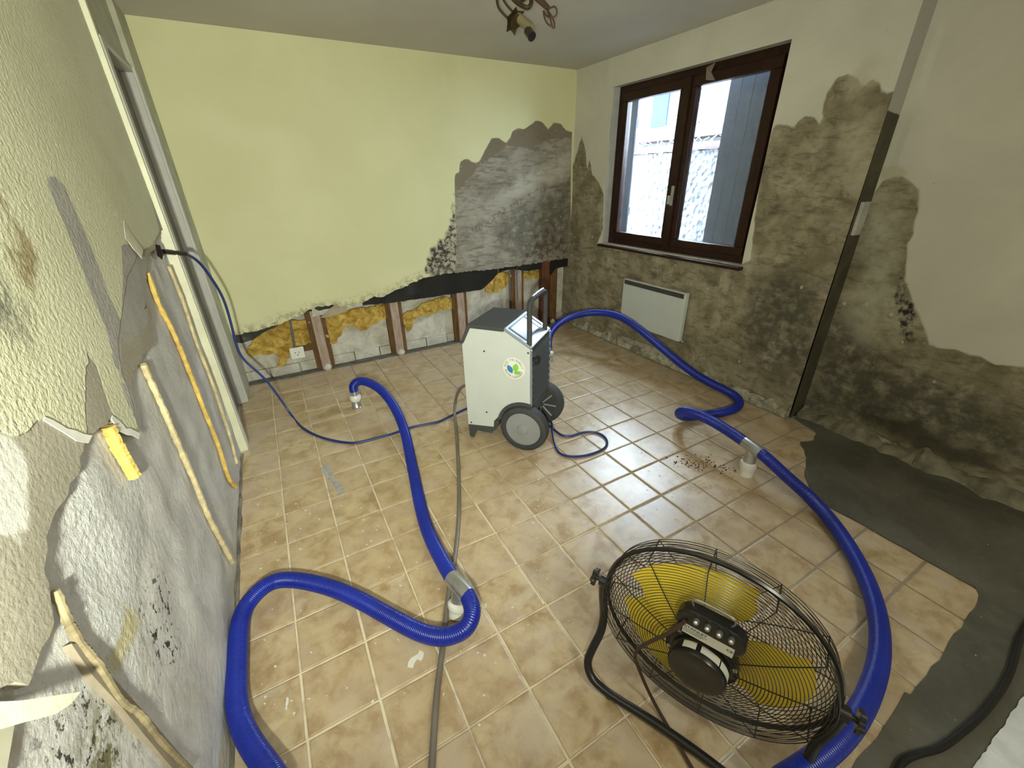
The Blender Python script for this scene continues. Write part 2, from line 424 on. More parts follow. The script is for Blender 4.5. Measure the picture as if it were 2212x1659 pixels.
def mat_glass():
    m = M('window_glass'); t = m.t; g = m.n.new('ShaderNodeBsdfGlossy'); g.inputs['Roughness'].default_value = .03
    tr = m.n.new('ShaderNodeBsdfTransparent'); tr.inputs['Color'].default_value = (.93, .96, .97, 1)
    dif = m.n.new('ShaderNodeBsdfTranslucent'); dif.inputs['Color'].default_value = (.8, .85, .9, 1)
    s1 = m.n.new('ShaderNodeMixShader'); s1.inputs[0].default_value = .012; m.lk(tr.outputs[0], s1.inputs[1]); m.lk(dif.outputs[0], s1.inputs[2])
    s2 = m.n.new('ShaderNodeMixShader'); s2.inputs[0].default_value = .05; m.lk(s1.outputs[0], s2.inputs[1]); m.lk(g.outputs[0], s2.inputs[2])
    m.lk(s2.outputs[0], m.n['Material Output'].inputs['Surface']); return m.m
def mat_wood(name, a, b, sc=(3, 3, .6), rough=.7):
    m = M(name, rough, .3); n = m.noise(14, 5, .6, .6, m.vec(sc))
    m.color(m.mix(m.ramp(n, .3, .7), a, b)).bump(n, .3, .005); return m.m
def mat_pebbledash():
    m = M('roughcast', .9, .1); v = m.voro(17, feature='SMOOTH_F1')
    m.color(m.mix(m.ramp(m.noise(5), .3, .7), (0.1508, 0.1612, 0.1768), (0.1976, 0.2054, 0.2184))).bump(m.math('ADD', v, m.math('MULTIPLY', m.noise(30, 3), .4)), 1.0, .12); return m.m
TILE = mat_tile(); GROUT = mat_floor(); CEM = mat_cement(); RIGHTW = mat_right(); YEL = mat_yellow(); LB = mat_left_board(); LBACK = mat_left_back()
MAS = mat_white_masonry(); WOOL = mat_wool(); CEIL = mat_ceiling(); HOSE = mat_hose(); GLASS = mat_glass(); ROUGHCAST = mat_pebbledash()
STUD = mat_wood('stud_wood', (.29, .205, .155), (.42, .33, .265)); BATTEN = mat_wood('dark_batten', (.095, .050, .018), (.16, .085, .032)); REDWOOD = mat_wood('stained_frame', (.016, .0055, .0035), (.030, .010, .006), (1, 1, 1), .32)
FILM = plain('black_film', (.012, .012, .012), .35, .5, bump=.4, bscale=8, bdist=.02); PAPER = plain('torn_paper', (.62, .60, .48), .8, .2, bump=.4, bscale=40)
PAPERBACK = plain('paper_back', (.70, .69, .64), .85, .2); PLASTER = plain('plaster', (.52, .50, .44), .9, .2, var=.2, bump=.6, bscale=40, bdist=.01)
PVC = plain('white_pvc', (.70, .69, .65), .35, .5, var=.04); GALV = plain('galvanised_steel', (.52, .53, .54), .32, .5, .85, .1, 20)
BLACKM = plain('black_paint', (.012, .012, .012), .28, .5, var=.1); RUBBER = plain('rubber', (.045, .047, .048), .7, .3); HUBG = plain('grey_plastic', (.24, .25, .255), .5, .4, var=.05)
DARKG = plain('dark_grey_housing', (.055, .060, .062), .5, .4, var=.06); OFFW = plain('off_white_sheet', (.53, .565, .545), .45, .4, var=.02, bump=.05, bscale=200, bdist=.001)
CHROME = plain('bright_panel', (.27, .30, .36), .38, .5, .35, .03); CABLEB = plain('blue_cable', (.012, .030, .16), .4, .5); CABLEK = plain('black_cable', (.012, .011, .010), .45, .4); DRAINM = plain('grey_brown_hose', (.17, .145, .12), .35, .5)
JAMBW = plain('cream_gloss', (.68, .67, .50), .45, .4, var=.06, bump=.15, bscale=30); JAMBG = plain('grey_white_gloss', (.46, .455, .42), .5, .4, var=.06); DOORB = plain('door_brown_grey', (.145, .125, .095), .6, .3)
WHITEP = plain('white_paint', (.72, .71, .66), .5, .4, var=.03); GREYP = plain('grey_conduit', (.12, .125, .13), .5, .4); YBLADE = plain('yellow_blade', (.80, .60, .045), .45, .4, var=.06); FOAM = plain('yellow_foam', (.62, .43, .12), .8, .2, var=.25, nscale=20, bump=.7, bscale=60, bdist=.01)
FOAMP = plain('pale_foam', (.55, .46, .27), .8, .2, var=.25, nscale=20, bump=.7, bscale=60, bdist=.01); LATHM = mat_wood('grey_lath', (.21, .175, .125), (.30, .255, .19)); LABEL = plain('label_white', (.62, .61, .55), .5, .3, var=.03); INK = plain('ink', (.03, .03, .03), .7, .2)
BLUEINK = plain('blue_leaf', (.05, .22, .50), .5, .3); GREENINK = plain('green_leaf', (.22, .55, .06), .5, .3); BRASS = plain('old_brass', (.07, .052, .025), .35, .5, .6, .2, 30); IVORY = plain('ivory_tube', (.16, .135, .07), .5, .3); BROWNC = plain('brown_cord', (.060, .035, .028), .5, .3)
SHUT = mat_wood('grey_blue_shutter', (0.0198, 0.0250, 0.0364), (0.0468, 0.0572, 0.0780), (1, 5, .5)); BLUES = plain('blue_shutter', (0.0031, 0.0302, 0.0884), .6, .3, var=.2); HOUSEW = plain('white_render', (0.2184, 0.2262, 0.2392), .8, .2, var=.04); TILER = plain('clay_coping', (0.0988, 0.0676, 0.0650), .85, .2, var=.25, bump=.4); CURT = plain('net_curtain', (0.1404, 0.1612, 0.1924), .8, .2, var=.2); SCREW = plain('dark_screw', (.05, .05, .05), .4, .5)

# ------------------------------------------------------------------ traced outlines (tile units)
HOSE_L1 = [(2.52, 1.45, 0.6), (2.53, 1.46, 0.8), (2.73, 1.4, 0.95), (2.97, 1.12, 0.95), (3.22, 0.64, 0.85), (3.38, -0.06, 0.65), (3.42, -0.83, 0.4), (3.34, -1.65, 0.22), (3.16, -2.6, 0.15), (2.99, -3.52, 0.15), (2.82, -4.39, 0.15), (2.69, -5.27, 0.18), (2.64, -6.1, 0.28), (2.63, -6.83, 0.42), (2.63, -7, 0.46)]
HOSE_L2 = [(2.71, -7.41, 0.5), (2.7, -7.63, 0.5), (2.63, -7.81, 0.47), (2.48, -7.91, 0.42), (2.3, -7.88, 0.35), (2.1, -7.78, 0.3), (1.89, -7.58, 0.26), (1.67, -7.28, 0.24), (1.39, -6.85, 0.24), (1.09, -6.4, 0.25), (0.77, -5.97, 0.25), (0.42, -5.6, 0.25), (0.05, -5.29, 0.25), (-0.25, -5.16, 0.25), (-0.52, -5.26, 0.24), (-0.74, -5.55, 0.24), (-0.79, -5.98, 0.27), (-0.79, -6.49, 0.3), (-0.79, -7.06, 0.32), (-0.72, -7.52, 0.34), (-0.54, -8, 0.44), (-0.37, -8.36, 0.5), (-0.24, -8.66, 0.55)]
HOSE_R1 = [(10.45, 1.44, 0.5), (10.58, 1.68, 0.75), (10.96, 2, 1), (11.39, 2, 1.3), (12, 1.84, 1.55), (12.54, 1.27, 1.75), (12.83, 0.44, 1.85), (12.88, -0.45, 1.8), (12.94, -1.43, 1.5), (13.03, -2.44, 1.1), (13.2, -3.32, 0.7), (13.49, -4.02, 0.4), (13.72, -4.53, 0.25), (13.74, -4.97, 0.17), (13.44, -5.31, 0.15), (12.95, -5.44, 0.15), (12.37, -5.36, 0.15), (11.84, -5.17, 0.15), (11.33, -5.06, 0.18), (10.99, -5.02, 0.3), (10.73, -5.1, 0.5), (10.53, -5.35, 0.75), (10.51, -5.66, 0.88), (10.55, -6.08, 0.9), (10.56, -6.58, 0.88), (10.51, -7.1, 0.85), (10.5, -7.33, 0.82)]
HOSE_R2 = [(10.43, -7.72, 0.8), (10.41, -7.98, 0.75), (10.51, -8.42, 0.5), (10.55, -8.93, 0.3), (10.29, -9.57, 0.2), (9.79, -10.19, 0.18), (9.22, -10.71, 0.18), (8.58, -11.12, 0.2), (7.88, -11.41, 0.25), (7.16, -11.58, 0.35), (6.45, -11.67, 0.5), (5.84, -11.69, 0.6), (5.32, -11.65, 0.65), (4.79, -11.58, 0.7)]
CABLE = [(-0.83, 0.36, 5.56), (-0.64, 0.8, 5.46), (-0.51, 1.5, 5.15), (-0.4, 1.8, 4.67), (-0.3, 2, 4.05), (-0.33, 2.1, 3.24), (-0.37, 2.1, 2.57), (-0.29, 2.1, 2.11), (0.11, 2.1, 1.35), (0.47, 2.12, 0.04), (0.7, 1, 0.04), (0.99, 0.3, 0.04), (1.33, -0.23, 0.04), (1.67, -0.61, 0.04), (2.03, -0.88, 0.04), (2.53, -0.93, 0.04), (3.07, -0.96, 0.04), (3.7, -0.88, 0.04), (4.46, -1.03, 0.04), (4.86, -0.94, 0.04), (5.51, -0.74, 0.04), (6.07, -0.64, 0.04)]
CABLE_LOOP = [(7.57, -2.39, 0.04), (7.57, -2.86, 0.04), (7.42, -3.33, 0.04), (7.44, -3.67, 0.04), (7.64, -3.85, 0.04), (8, -3.86, 0.04), (8.33, -4, 0.04), (8.48, -4.3, 0.04), (8.37, -4.63, 0.04), (8.11, -4.83, 0.04), (7.73, -4.88, 0.04), (7.33, -4.82, 0.04), (6.98, -4.63, 0.04), (6.86, -4.36, 0.04), (7, -3.94, 0.04), (7.31, -3.36, 0.09), (7.73, -2.6, 0.06), (7.84, -2.27, 0.04)]
DRAIN = [(5.4, -1.44, 1.3), (5.31, -1.26, 1.15), (5.27, -1, 0.85), (5.32, -0.64, 0.4), (5.18, -0.83, 0.13), (4.93, -1.52, 0.1), (4.61, -2.39, 0.06), (4.24, -3.35, 0.06), (3.74, -4.59, 0.06), (3.4, -5.35, 0.06), (3.08, -5.98, 0.06), (2.83, -6.43, 0.06), (2.45, -7.06, 0.06), (2.11, -7.74, 0.06), (1.95, -8.03, 0.06), (1.75, -8.4, 0.06), (1.51, -8.92, 0.06), (1.39, -9.19, 0.06), (1.28, -9.44, 0.06)]
FAN_CORD_FLOOR = [(4.22, -9.81, 0.95), (4.29, -9.84, 0.7), (4.38, -9.96, 0.35), (4.43, -10.18, 0.08), (4.37, -10.57, 0.05), (4.31, -10.89, 0.05), (4.28, -11.07, 0.05)]
BLACK_CABLE = [(11.59, -12.43, 0.07), (10.77, -12.4, 0.07), (10.13, -12.43, 0.07), (9.56, -12.5, 0.07), (8.97, -12.53, 0.07), (8.27, -12.5, 0.07), (7.74, -12.44, 0.07), (7.3, -12.37, 0.07), (6.99, -12.26, 0.07), (6.71, -12.19, 0.07), (6.46, -12.21, 0.07), (6.25, -12.26, 0.07)]
CEMENT = [(14.3, -6.62), (14.02, -7.44), (13.51, -7.61), (13.1, -7.45), (12.46, -7.97), (11.62, -8.37), (11.16, -8.74), (10.98, -9.24), (11.02, -9.66), (11.02, -10.13), (11, -10.92), (10.98, -11.35), (11.02, -11.69), (10.86, -11.79), (10.66, -11.83), (10.02, -11.85), (9.03, -11.89), (8.56, -11.88), (8.33, -11.9), (7.81, -11.9), (7.77, -11.84), (7.58, -11.86), (7.01, -11.89), (6.27, -11.88), (5.96, -11.91)]
DAMP_A = [(5.29, 7.39), (5.02, 7.93), (4.72, 8.59), (4.43, 7.96), (4.23, 7.19), (4.09, 7.67), (3.86, 7.02), (3.37, 6.71), (3.02, 6.28), (2.91, 4.85), (3.21, 4.19), (1.97, 4.09), (-3.81, 4.32), (-4.11, 4.53), (-3.78, 6.85), (-3.8, 7.7), (-3.82, 7.87), (-3.93, 8.14), (-4.16, 8.14), (-4.44, 8.01), (-4.55, 8.19), (-4.74, 8.27), (-4.97, 8.19), (-5.14, 8), (-5.06, 8.47), (-5.08, 8.74), (-5.23, 8.99), (-5.44, 9.03), (-5.69, 8.89), (-5.86, 8.66), (-5.92, 8.79), (-6.04, 8.83), (-6.21, 8.67), (-6.32, 8.47), (-6.43, 8.52)]
DAMP_PALE = [(-5.46, 8.62), (-5.73, 8.88), (-5.97, 8.52), (-6.28, 8.38), (-6.4, 8.2), (-6.23, 7.92), (-6.27, 7.33), (-6.4, 6.7), (-6.21, 6.82), (-5.78, 7.17), (-5.75, 7.5), (-5.74, 7.93)]
DAMP_DARK1 = [(-4.65, 4.05), (-5.22, 4.55), (-6.12, 4.05), (-6.45, 3.33), (-6.51, 1.79), (-6.25, 0.74), (-5.25, 1.15), (-4.49, 1.55), (-4.35, 2.8)]
DAMP_DARK2 = [(5.15, 3.04), (3.59, 3.16), (3.04, 2.71), (3.45, 1.75), (4.34, 1.56), (5.08, 2.12)]
DAMP_DARK3 = [(4.3, 5.85), (3.47, 5.12), (3.88, 4.28), (4.78, 4.61), (5.05, 5.63)]
RUBBLE = [(5.1, 0.15), (2.73, -0.06), (1.41, -0.11), (1.03, 0.46), (-0.5, 0.51), (-1.74, 0.51), (-2.47, 0.27), (-3.32, 0.22), (-4.48, 0.14), (-5.44, 0.38), (-6.12, 0.17), (-6.56, 0.39), (-6.81, 0.01), (-5.89, -0.11), (-4.02, -0.26), (-2.33, -0.18), (-0.08, -0.18), (2.38, -0.18), (4.67, -0.1)]
DAMP_R = [(-6.54, 6.5), (-6.61, 6.73), (-6.88, 6.84), (-7.11, 6.76), (-7.38, 6.51), (-7.52, 6.08), (-7.53, 5.85), (-7.59, 5.55), (-7.55, 5.31), (-7.79, 4.45), (-8.32, 3.7), (-8.77, 3.02), (-9.25, 3.07), (-9.42, 2.99), (-9.62, 3.07), (-9.96, 2.95), (-10.3, 3.03), (-10.77, 3.13), (-12.37, -0.46), (-11.54, -0.22), (-6.84, -0.09), (-6.16, -0.26), (-6.22, 4.25)]
PALE_R = [(-6.55, 6.23), (-6.79, 6.24), (-7.02, 6.05), (-7.16, 5.68), (-7.47, 5.27), (-7.73, 4.51), (-7.77, 3.93), (-8, 3.37), (-8.01, 3.06), (-7.51, 2.98), (-7.13, 3.13), (-6.86, 3.86), (-6.74, 5.07)]
MOULD_R = [(-7.69, 4.51), (-7.91, 4.2), (-8.15, 3.85), (-8.28, 3.45), (-8.36, 3.03), (-8.2, 3.05), (-7.97, 3.61), (-7.77, 3.93)]
WET_R = [(-7.97, 0.8), (-8.47, 0.97), (-9.28, 0.96), (-9.97, 0.79), (-10.55, 0.8), (-10.9, 0.69), (-10.75, 0.45), (-10.13, 0.32), (-9.54, 0.16), (-8.63, 0.46), (-8.17, 0.52)]
RUBBLE_R = [(-6.73, 0.06), (-7.46, 0.06), (-7.99, 0.34), (-8.58, 0.28), (-9.54, 0.16), (-10.35, 0.18), (-11.38, 0.21), (-11.96, 0.27), (-12.19, -0.35), (-10.83, -0.23), (-9.23, -0.11), (-8.01, -0.12), (-6.71, -0.16)]
HALO_R = [(-6.49, 6.83), (-6.5, 7.01), (-6.77, 7.05), (-7.08, 6.92), (-7.03, 6.8), (-6.81, 6.77), (-6.65, 6.7)]
BARE_Y = [(8.27, 6.63), (8.33, 7.16), (8.52, 7.21), (8.58, 7.56), (8.86, 7.72), (9.03, 7.6), (9.34, 7.52), (9.54, 7.75), (9.79, 8.09), (10.05, 8.43), (10.44, 8.44), (10.63, 8.23), (10.9, 8.45), (11.01, 8.7), (11.28, 8.82), (11.55, 8.78), (11.89, 8.94), (12.16, 9.12), (12.49, 9.06), (12.78, 8.82), (13.06, 9.08), (13.42, 9.05), (13.66, 8.83), (13.94, 8.78), (14.11, 8.79), (14.44, 2.3), (7.98, 3.07), (8.16, 4.42), (8.21, 5.53)]
RIM_Y = [(8.25, 6.41), (8.33, 7.16), (8.52, 7.21), (8.58, 7.56), (8.86, 7.72), (9.03, 7.6), (9.34, 7.52), (9.54, 7.75), (9.79, 8.09), (10.05, 8.43), (10.44, 8.44), (10.63, 8.23), (10.9, 8.45), (11.01, 8.7), (11.28, 8.82), (11.55, 8.78), (11.89, 8.94), (12.16, 9.12), (12.49, 9.06), (12.78, 8.82), (13.06, 9.08), (13.42, 9.05), (13.66, 8.83), (13.94, 8.78), (14.11, 8.79), (14.08, 8.52), (12.93, 8.46), (11.98, 8.13), (10.8, 8.12), (10.29, 7.91), (9.3, 7.32), (8.75, 6.82)]
BAND1_Y = [(8.64, 5.32), (9.88, 5.99), (11.27, 6.86), (12.71, 7.48), (14.1, 8.13), (14.16, 7.16), (12.48, 6.66), (10.8, 6.14), (9.64, 5.73), (8.73, 5.13)]
BAND2_Y = [(8.61, 4.96), (10.32, 5.7), (11.99, 6.48), (14.17, 6.91), (14.18, 6.72), (11.99, 6.29), (10.43, 5.41), (8.71, 4.76)]
DARK_Y = [(10.54, 5.4), (12.24, 6.09), (14.17, 6.91), (14.27, 3.24), (12.8, 3.72), (11.49, 3.52), (10.5, 4.03), (10.06, 4.86)]
MOULD_Y = [(6.64, 3.43), (6.82, 3.9), (7.06, 4.44), (7.64, 4.73), (7.91, 5.19), (8.16, 6.11), (8.34, 6.57), (8.14, 3.05)]
STAIN_Y = [(14.07, 3.71), (13.02, 5.27), (12.25, 4.71), (11.23, 3.23), (14.1, 3.03)]
BOT_Y = [(-0.64, 2.07), (0.07, 2.08), (0.79, 2.2), (1.17, 2.3), (1.74, 2.48), (2.2, 2.66), (2.87, 2.63), (3.37, 2.48), (3.94, 2.56), (4.43, 2.75), (4.79, 2.68), (5.11, 2.81), (5.73, 2.99), (6.45, 3.2), (7.42, 3.3), (9.28, 3.25), (10.98, 3.23), (14.03, 3.31), (14.38, 3.32)]
FILM_A = [(3.92, 2.81), (5.15, 3.02), (6.5, 3.33), (10.16, 3.33), (10.17, 3.01), (9.92, 2.78), (9.52, 2.49), (9.27, 2.35), (6.8, 2.36), (5.17, 2.36), (3.93, 2.43)]
FILM_B = [(2.22, 2.78), (3.2, 2.73), (3.29, 2.49), (2.81, 2.51), (2.29, 2.46), (2.14, 2.56)]
FILM_C = [(-0.61, 2.19), (0.17, 2.22), (0.87, 2.26), (0.75, 2.12), (0.26, 1.97), (-0.18, 1.75), (-0.56, 1.7), (-0.69, 1.76)]
FILM_D = [(10.17, 3.32), (12.07, 3.34), (13.42, 3.4), (14.22, 3.39), (14.19, 2.89), (13.44, 2.86), (13.17, 2.55), (12.88, 2.92), (11.8, 2.93), (10.78, 3.11), (10.23, 3)]
WOOL_A = [(-0.2, 1.67), (0.24, 1.89), (0.77, 2.13), (1.21, 2.24), (1.75, 2.15), (1.95, 1.92), (1.8, 1.13), (1.36, 1.16), (0.98, 1.1), (0.87, 0.77), (0.53, 0.45), (0.32, 0.46), (0.52, 0.75), (0.35, 1.04), (-0.12, 1.09), (-0.43, 1.1), (-0.51, 1.23), (-0.39, 1.46)]
WOOL_B = [(2.29, 2.15), (2.81, 2.31), (3.52, 2.27), (5, 2.3), (4.98, 1.63), (4.44, 1.58), (4.02, 1.39), (3.72, 1.32), (3.48, 1.57), (3.12, 1.61), (2.87, 1.26), (2.58, 0.95), (2.31, 1.07), (2.25, 1.48)]
WOOL_C = [(5.37, 1.53), (5.78, 1.83), (6.76, 2.14), (7.43, 2.25), (8.09, 2.12), (7.99, 1.65), (7.26, 1.68), (6.8, 1.5), (6.15, 1.5), (5.89, 1.11), (5.66, 0.92), (5.58, 1.28)]
WOOL_D = [(9.53, 2.5), (9.92, 2.95), (10.29, 2.99), (11.02, 2.91), (11.17, 2.63), (10.77, 2.34), (10.25, 2.08), (9.63, 2.12)]
WOOL_E = [(11.53, 2.81), (12.23, 2.84), (13.2, 2.66), (13.06, 2.4), (12.23, 2.5), (11.64, 2.53)]
STUD_S1 = [(2.18, 2.08), (2.02, 0.02)]
STUD_S2 = [(5.22, 2.02), (5.15, -0.04)]
STUD_S3 = [(8.22, 1.94), (8.24, -0.16)]
STUD_S4 = [(11.32, 2.84), (11.3, 1.24)]
STUD_S5 = [(13.35, 2.95), (13.31, 0.18)]
SOCKET = [(0.97, 1.14), (1.42, 1.08), (1.36, 0.68), (0.91, 0.7)]
CONDUIT = [(1.22, 2.29), (1.12, 1.13)]
NAILER = [(1.28, 1.18), (1.82, 1.21), (1.74, 0.84), (1.3, 0.88)]
BOARD_L = [(0.03, 6.04), (-0.81, 5.84), (-2, 5.73), (-2.81, 5.38), (-3.27, 4.93), (-3.71, 4.62), (-4.58, 4.69), (-5.06, 4.69), (-5.37, 4.62), (-5.56, 4.46), (-5.67, 4.28), (-5.86, 4.14), (-6.15, 4.36), (-6.35, 4.59), (-6.73, 4.68), (-7.05, 4.72), (-7.6, 4.62), (-7.87, 4.59), (-8.08, 4.61), (-8.3, 4.57), (-8.36, 4.5), (-8.52, 4.44), (-8.56, 4.34), (-8.65, 4.24), (-8.74, 4.13), (-8.96, 4.14), (-9.17, 4.11), (-9.2, 4.11), (-9.34, 4.31)]
PAPER_L = [(3.24, 11.21), (0.03, 6.04), (-1.13, 5.88), (-2.38, 5.9), (-3.64, 5.68), (-4.68, 5.31), (-5.17, 5.13), (-5.49, 4.86), (-5.57, 4.5), (-5.86, 4.14), (-6.15, 4.36), (-6.29, 4.63), (-6.25, 4.75), (-6.11, 5.1), (-5.99, 5.4), (-6.2, 5.3), (-6.69, 5.01), (-6.93, 4.84), (-7, 4.69), (-7.23, 4.87), (-7.54, 5.22), (-7.8, 5.22), (-8, 5.29), (-8.06, 5.38), (-8.43, 5.58), (-6.62, 8.25)]
GREY1_L = [(-5.07, 6.99), (-4.84, 7.05), (-4.74, 7.05), (-4.71, 7.02), (-4.54, 7.03), (-4.59, 6.2), (-4.75, 5.58), (-4.68, 5.31), (-5.49, 4.86), (-5.53, 4.45), (-5.86, 4.14), (-5.83, 4.36), (-5.59, 5.02), (-5.34, 5.33), (-5.29, 5.75), (-5.14, 6.42)]
GREY2_L = [(-3.25, 6.11), (-2.86, 6.1), (-2.47, 5.99), (-2.38, 5.9), (-2, 5.73), (-2.81, 5.38), (-3.58, 4.94), (-5.21, 5.01), (-4.68, 5.31), (-3.84, 5.72)]
MOULD_L = [(-7.23, 6.45), (-6.8, 6.16), (-6.82, 5.91), (-7.05, 5.81), (-7.38, 5.83), (-7.84, 5.91)]
BROWN_L = [(-6.69, 7.05), (-6.1, 6.99), (-6.15, 6.8), (-6.06, 6.63), (-6.16, 6.39), (-6.26, 6.19), (-6.57, 6.03), (-6.73, 6.06), (-6.79, 6.31), (-6.84, 6.47), (-7.15, 6.64)]
SLIT_L = [(-3.14, 5.3), (-3.15, 5.18), (-3.42, 5.09), (-3.46, 5.21)]
WHITE_L = [(-8.09, 5.36), (-7.93, 5.25), (-8.03, 5.03), (-8.34, 4.74), (-8.54, 4.61), (-8.55, 4.75), (-8.58, 4.95), (-8.81, 5.14), (-8.39, 5.53)]
BEAD_A = [(-2.24, 5.53), (-2.21, 4.97), (-2.08, 4.34), (-1.97, 3.51), (-2.08, 2.8), (-2.12, 1.76), (-2.25, 0.95), (-1.99, 0.46)]
BEAD_B = [(-0.18, 5.34), (-0.1, 4.54), (-0.3, 3.58), (-0.31, 2.62), (-0.4, 1.73), (-0.55, 0.98), (-0.99, 0.48)]
BEAD_C = [(-4.53, 4.59), (-4.48, 4.25), (-4.52, 3.78), (-4.55, 3.2), (-4.59, 2.57), (-4.62, 1.78), (-4.55, 1.05), (-4.49, 0.44)]
BEAD_D = [(-6.46, 4.56), (-6.47, 4.36), (-6.48, 4.11), (-6.46, 3.87)]
BEAD_E = [(-8.5, 4.22), (-8.58, 4), (-8.6, 3.74), (-8.61, 3.42), (-8.63, 2.98), (-8.59, 2.66), (-8.56, 2.15), (-8.51, 1.43)]
LATH_L = [(-8.67, 3.82), (-8.6, 3.72), (-8.55, 3.22), (-8.49, 2.37), (-8.45, 1.55), (-8.65, 1.73), (-8.66, 2.29), (-8.67, 2.93), (-8.7, 3.45)]
BLACK_L = [(-7.24, 3.17), (-6.91, 2.94), (-6.82, 2.48), (-7.02, 2.1), (-7.39, 1.97), (-7.65, 2.08), (-7.77, 2.36), (-7.77, 2.67), (-7.52, 2.97)]
STREAK_L = [(-7.78, 3.27), (-7.73, 2.92), (-7.95, 2.92), (-8.23, 2.97), (-8.37, 3.04), (-8.44, 3.22), (-8.19, 3.19), (-7.97, 3.24)]
GREEN_L = [(-8.82, 3.24), (-8.7, 2.81), (-8.78, 2.67), (-9.07, 2.68), (-9.29, 3.08), (-9.13, 3.39), (-8.93, 3.39)]
ROUGH_L = [(-7.55, 4.49), (-6.63, 4.21), (-6.13, 3.45), (-6.85, 3.37), (-7.32, 3.25), (-7.68, 2.94), (-8.1, 2.84), (-8.4, 2.58), (-8.51, 2.91), (-8.44, 3.48), (-8.38, 3.99), (-8.08, 4.31)]
LEDGE_L = [(-9.5, 4.41), (-9.39, 4.2), (-9.25, 3.98), (-9.15, 3.82), (-9.25, 3.86), (-9.35, 3.94), (-9.46, 4.1), (-9.55, 4.22), (-9.6, 4.32)]
BOARDLOW_L = [(-9.49, 4.21), (-9.42, 4.09), (-9.51, 4.05), (-9.63, 4), (-9.71, 3.97), (-9.83, 4.16), (-9.58, 4.38)]
SWITCH = [(-6.31, 6.18), (-6.43, 6.18), (-6.45, 5.45), (-6.31, 5.41)]
FLAP1 = [(-5.84, 4.75), (-5.55, 4.51), (-5.86, 4.12), (-6.16, 4.35), (-6.3, 4.63)]
FLAP2 = [(-7.51, 5.22), (-7.26, 4.94), (-7.05, 4.72), (-6.94, 4.71), (-7.1, 4.88), (-7.28, 5.1), (-7.41, 5.23)]
FLAP3 = [(-2.58, 6.42), (-2.26, 5.92), (-2.62, 5.82), (-2.94, 6.18)]
HOLE_L = [(-0.86, 5.87), (-0.5, 5.81), (-0.49, 5.64), (-0.78, 5.56), (-1.07, 5.68)]
FAN_CORD = [(4.29, -10.33, 2.35), (4.25, -10.28, 2.19), (4.24, -10.17, 1.91), (4.24, -9.98, 1.5), (4.23, -9.83, 1.14), (4.21, -9.82, 0.95), (4.26, -9.86, 0.75), (4.35, -9.98, 0.4), (4.42, -10.18, 0.1), (4.37, -10.57, 0.05), (4.31, -10.89, 0.05), (4.28, -11.07, 0.05)]
LAMP_ARM_A = [(6.52, -2.17, 10.48), (6.35, -2.34, 10.25), (6.26, -2.54, 10.03), (6.25, -2.76, 9.86), (6.29, -3.01, 9.69)]
LAMP_ARM_B = [(6.6, -2.07, 10.52), (6.51, -2.3, 10.25), (6.45, -2.57, 10.06), (6.43, -2.85, 9.88)]
LAMP_ARM_C = [(6.51, -2.52, 10.31), (6.52, -2.69, 10.14), (6.58, -2.85, 10.02), (6.65, -3, 9.94), (6.75, -2.97, 9.99), (6.87, -2.82, 10.13), (6.96, -2.6, 10.38)]
LAMP_TUBE = [(6.42, -2.94, 9.82), (6.53, -3.36, 9.52)]
LAMP_CAP = [(6.48, -3.32, 9.49), (6.49, -3.46, 9.37)]
LAMP_CUP = [(6.43, -2.9, 9.87), (6.27, -3.14, 9.54)]
LAMP_WIRE_A = [(7.03, -2.64, 10.38), (7.04, -2.9, 10.16), (7.01, -3.09, 10.02), (7.03, -3.22, 9.93), (7.1, -3.32, 9.93), (7.12, -3.37, 9.85), (7.09, -3.37, 9.78), (7.02, -3.31, 9.76), (6.99, -3.2, 9.81), (6.96, -3.14, 9.89), (6.91, -3.28, 9.71), (6.92, -3.4, 9.61), (6.96, -3.43, 9.6), (6.99, -3.34, 9.73), (7.03, -3.21, 9.88)]
LAMP_WIRE_B = [(7.05, -2.58, 10.4), (7.06, -2.84, 10.17), (7.05, -3.06, 10.01), (7.03, -3.19, 9.86), (7.04, -3.27, 9.74), (7.04, -3.34, 9.61), (7.07, -3.36, 9.59), (7.09, -3.34, 9.66), (7.09, -3.27, 9.77), (7.05, -3.2, 9.87), (7.02, -3.14, 9.94)]
LAMP_PLATE = [(6.98, -2.86, 10.18), (7.05, -3.16, 9.94)]
LAMP_STEM = [(7.05, -2.18, 10.77), (6.89, -2.44, 10.38)]
LAMP_TOP = (6.89, -2.44, 10.38)
TORN1 = [(-6.34, 4.63), (-6.24, 4.51), (-6.18, 4.37), (-5.91, 4.15), (-6.01, 4.13), (-6.23, 4.31), (-6.37, 4.44), (-6.41, 4.62)]
TORN2 = [(-6.97, 4.72), (-7.11, 4.71), (-7.27, 4.83), (-7.37, 4.97), (-7.55, 5.2), (-7.51, 5.21), (-7.3, 4.98), (-7.1, 4.81)]

XW, XR, YY = 14.2, 14.85, 5.25
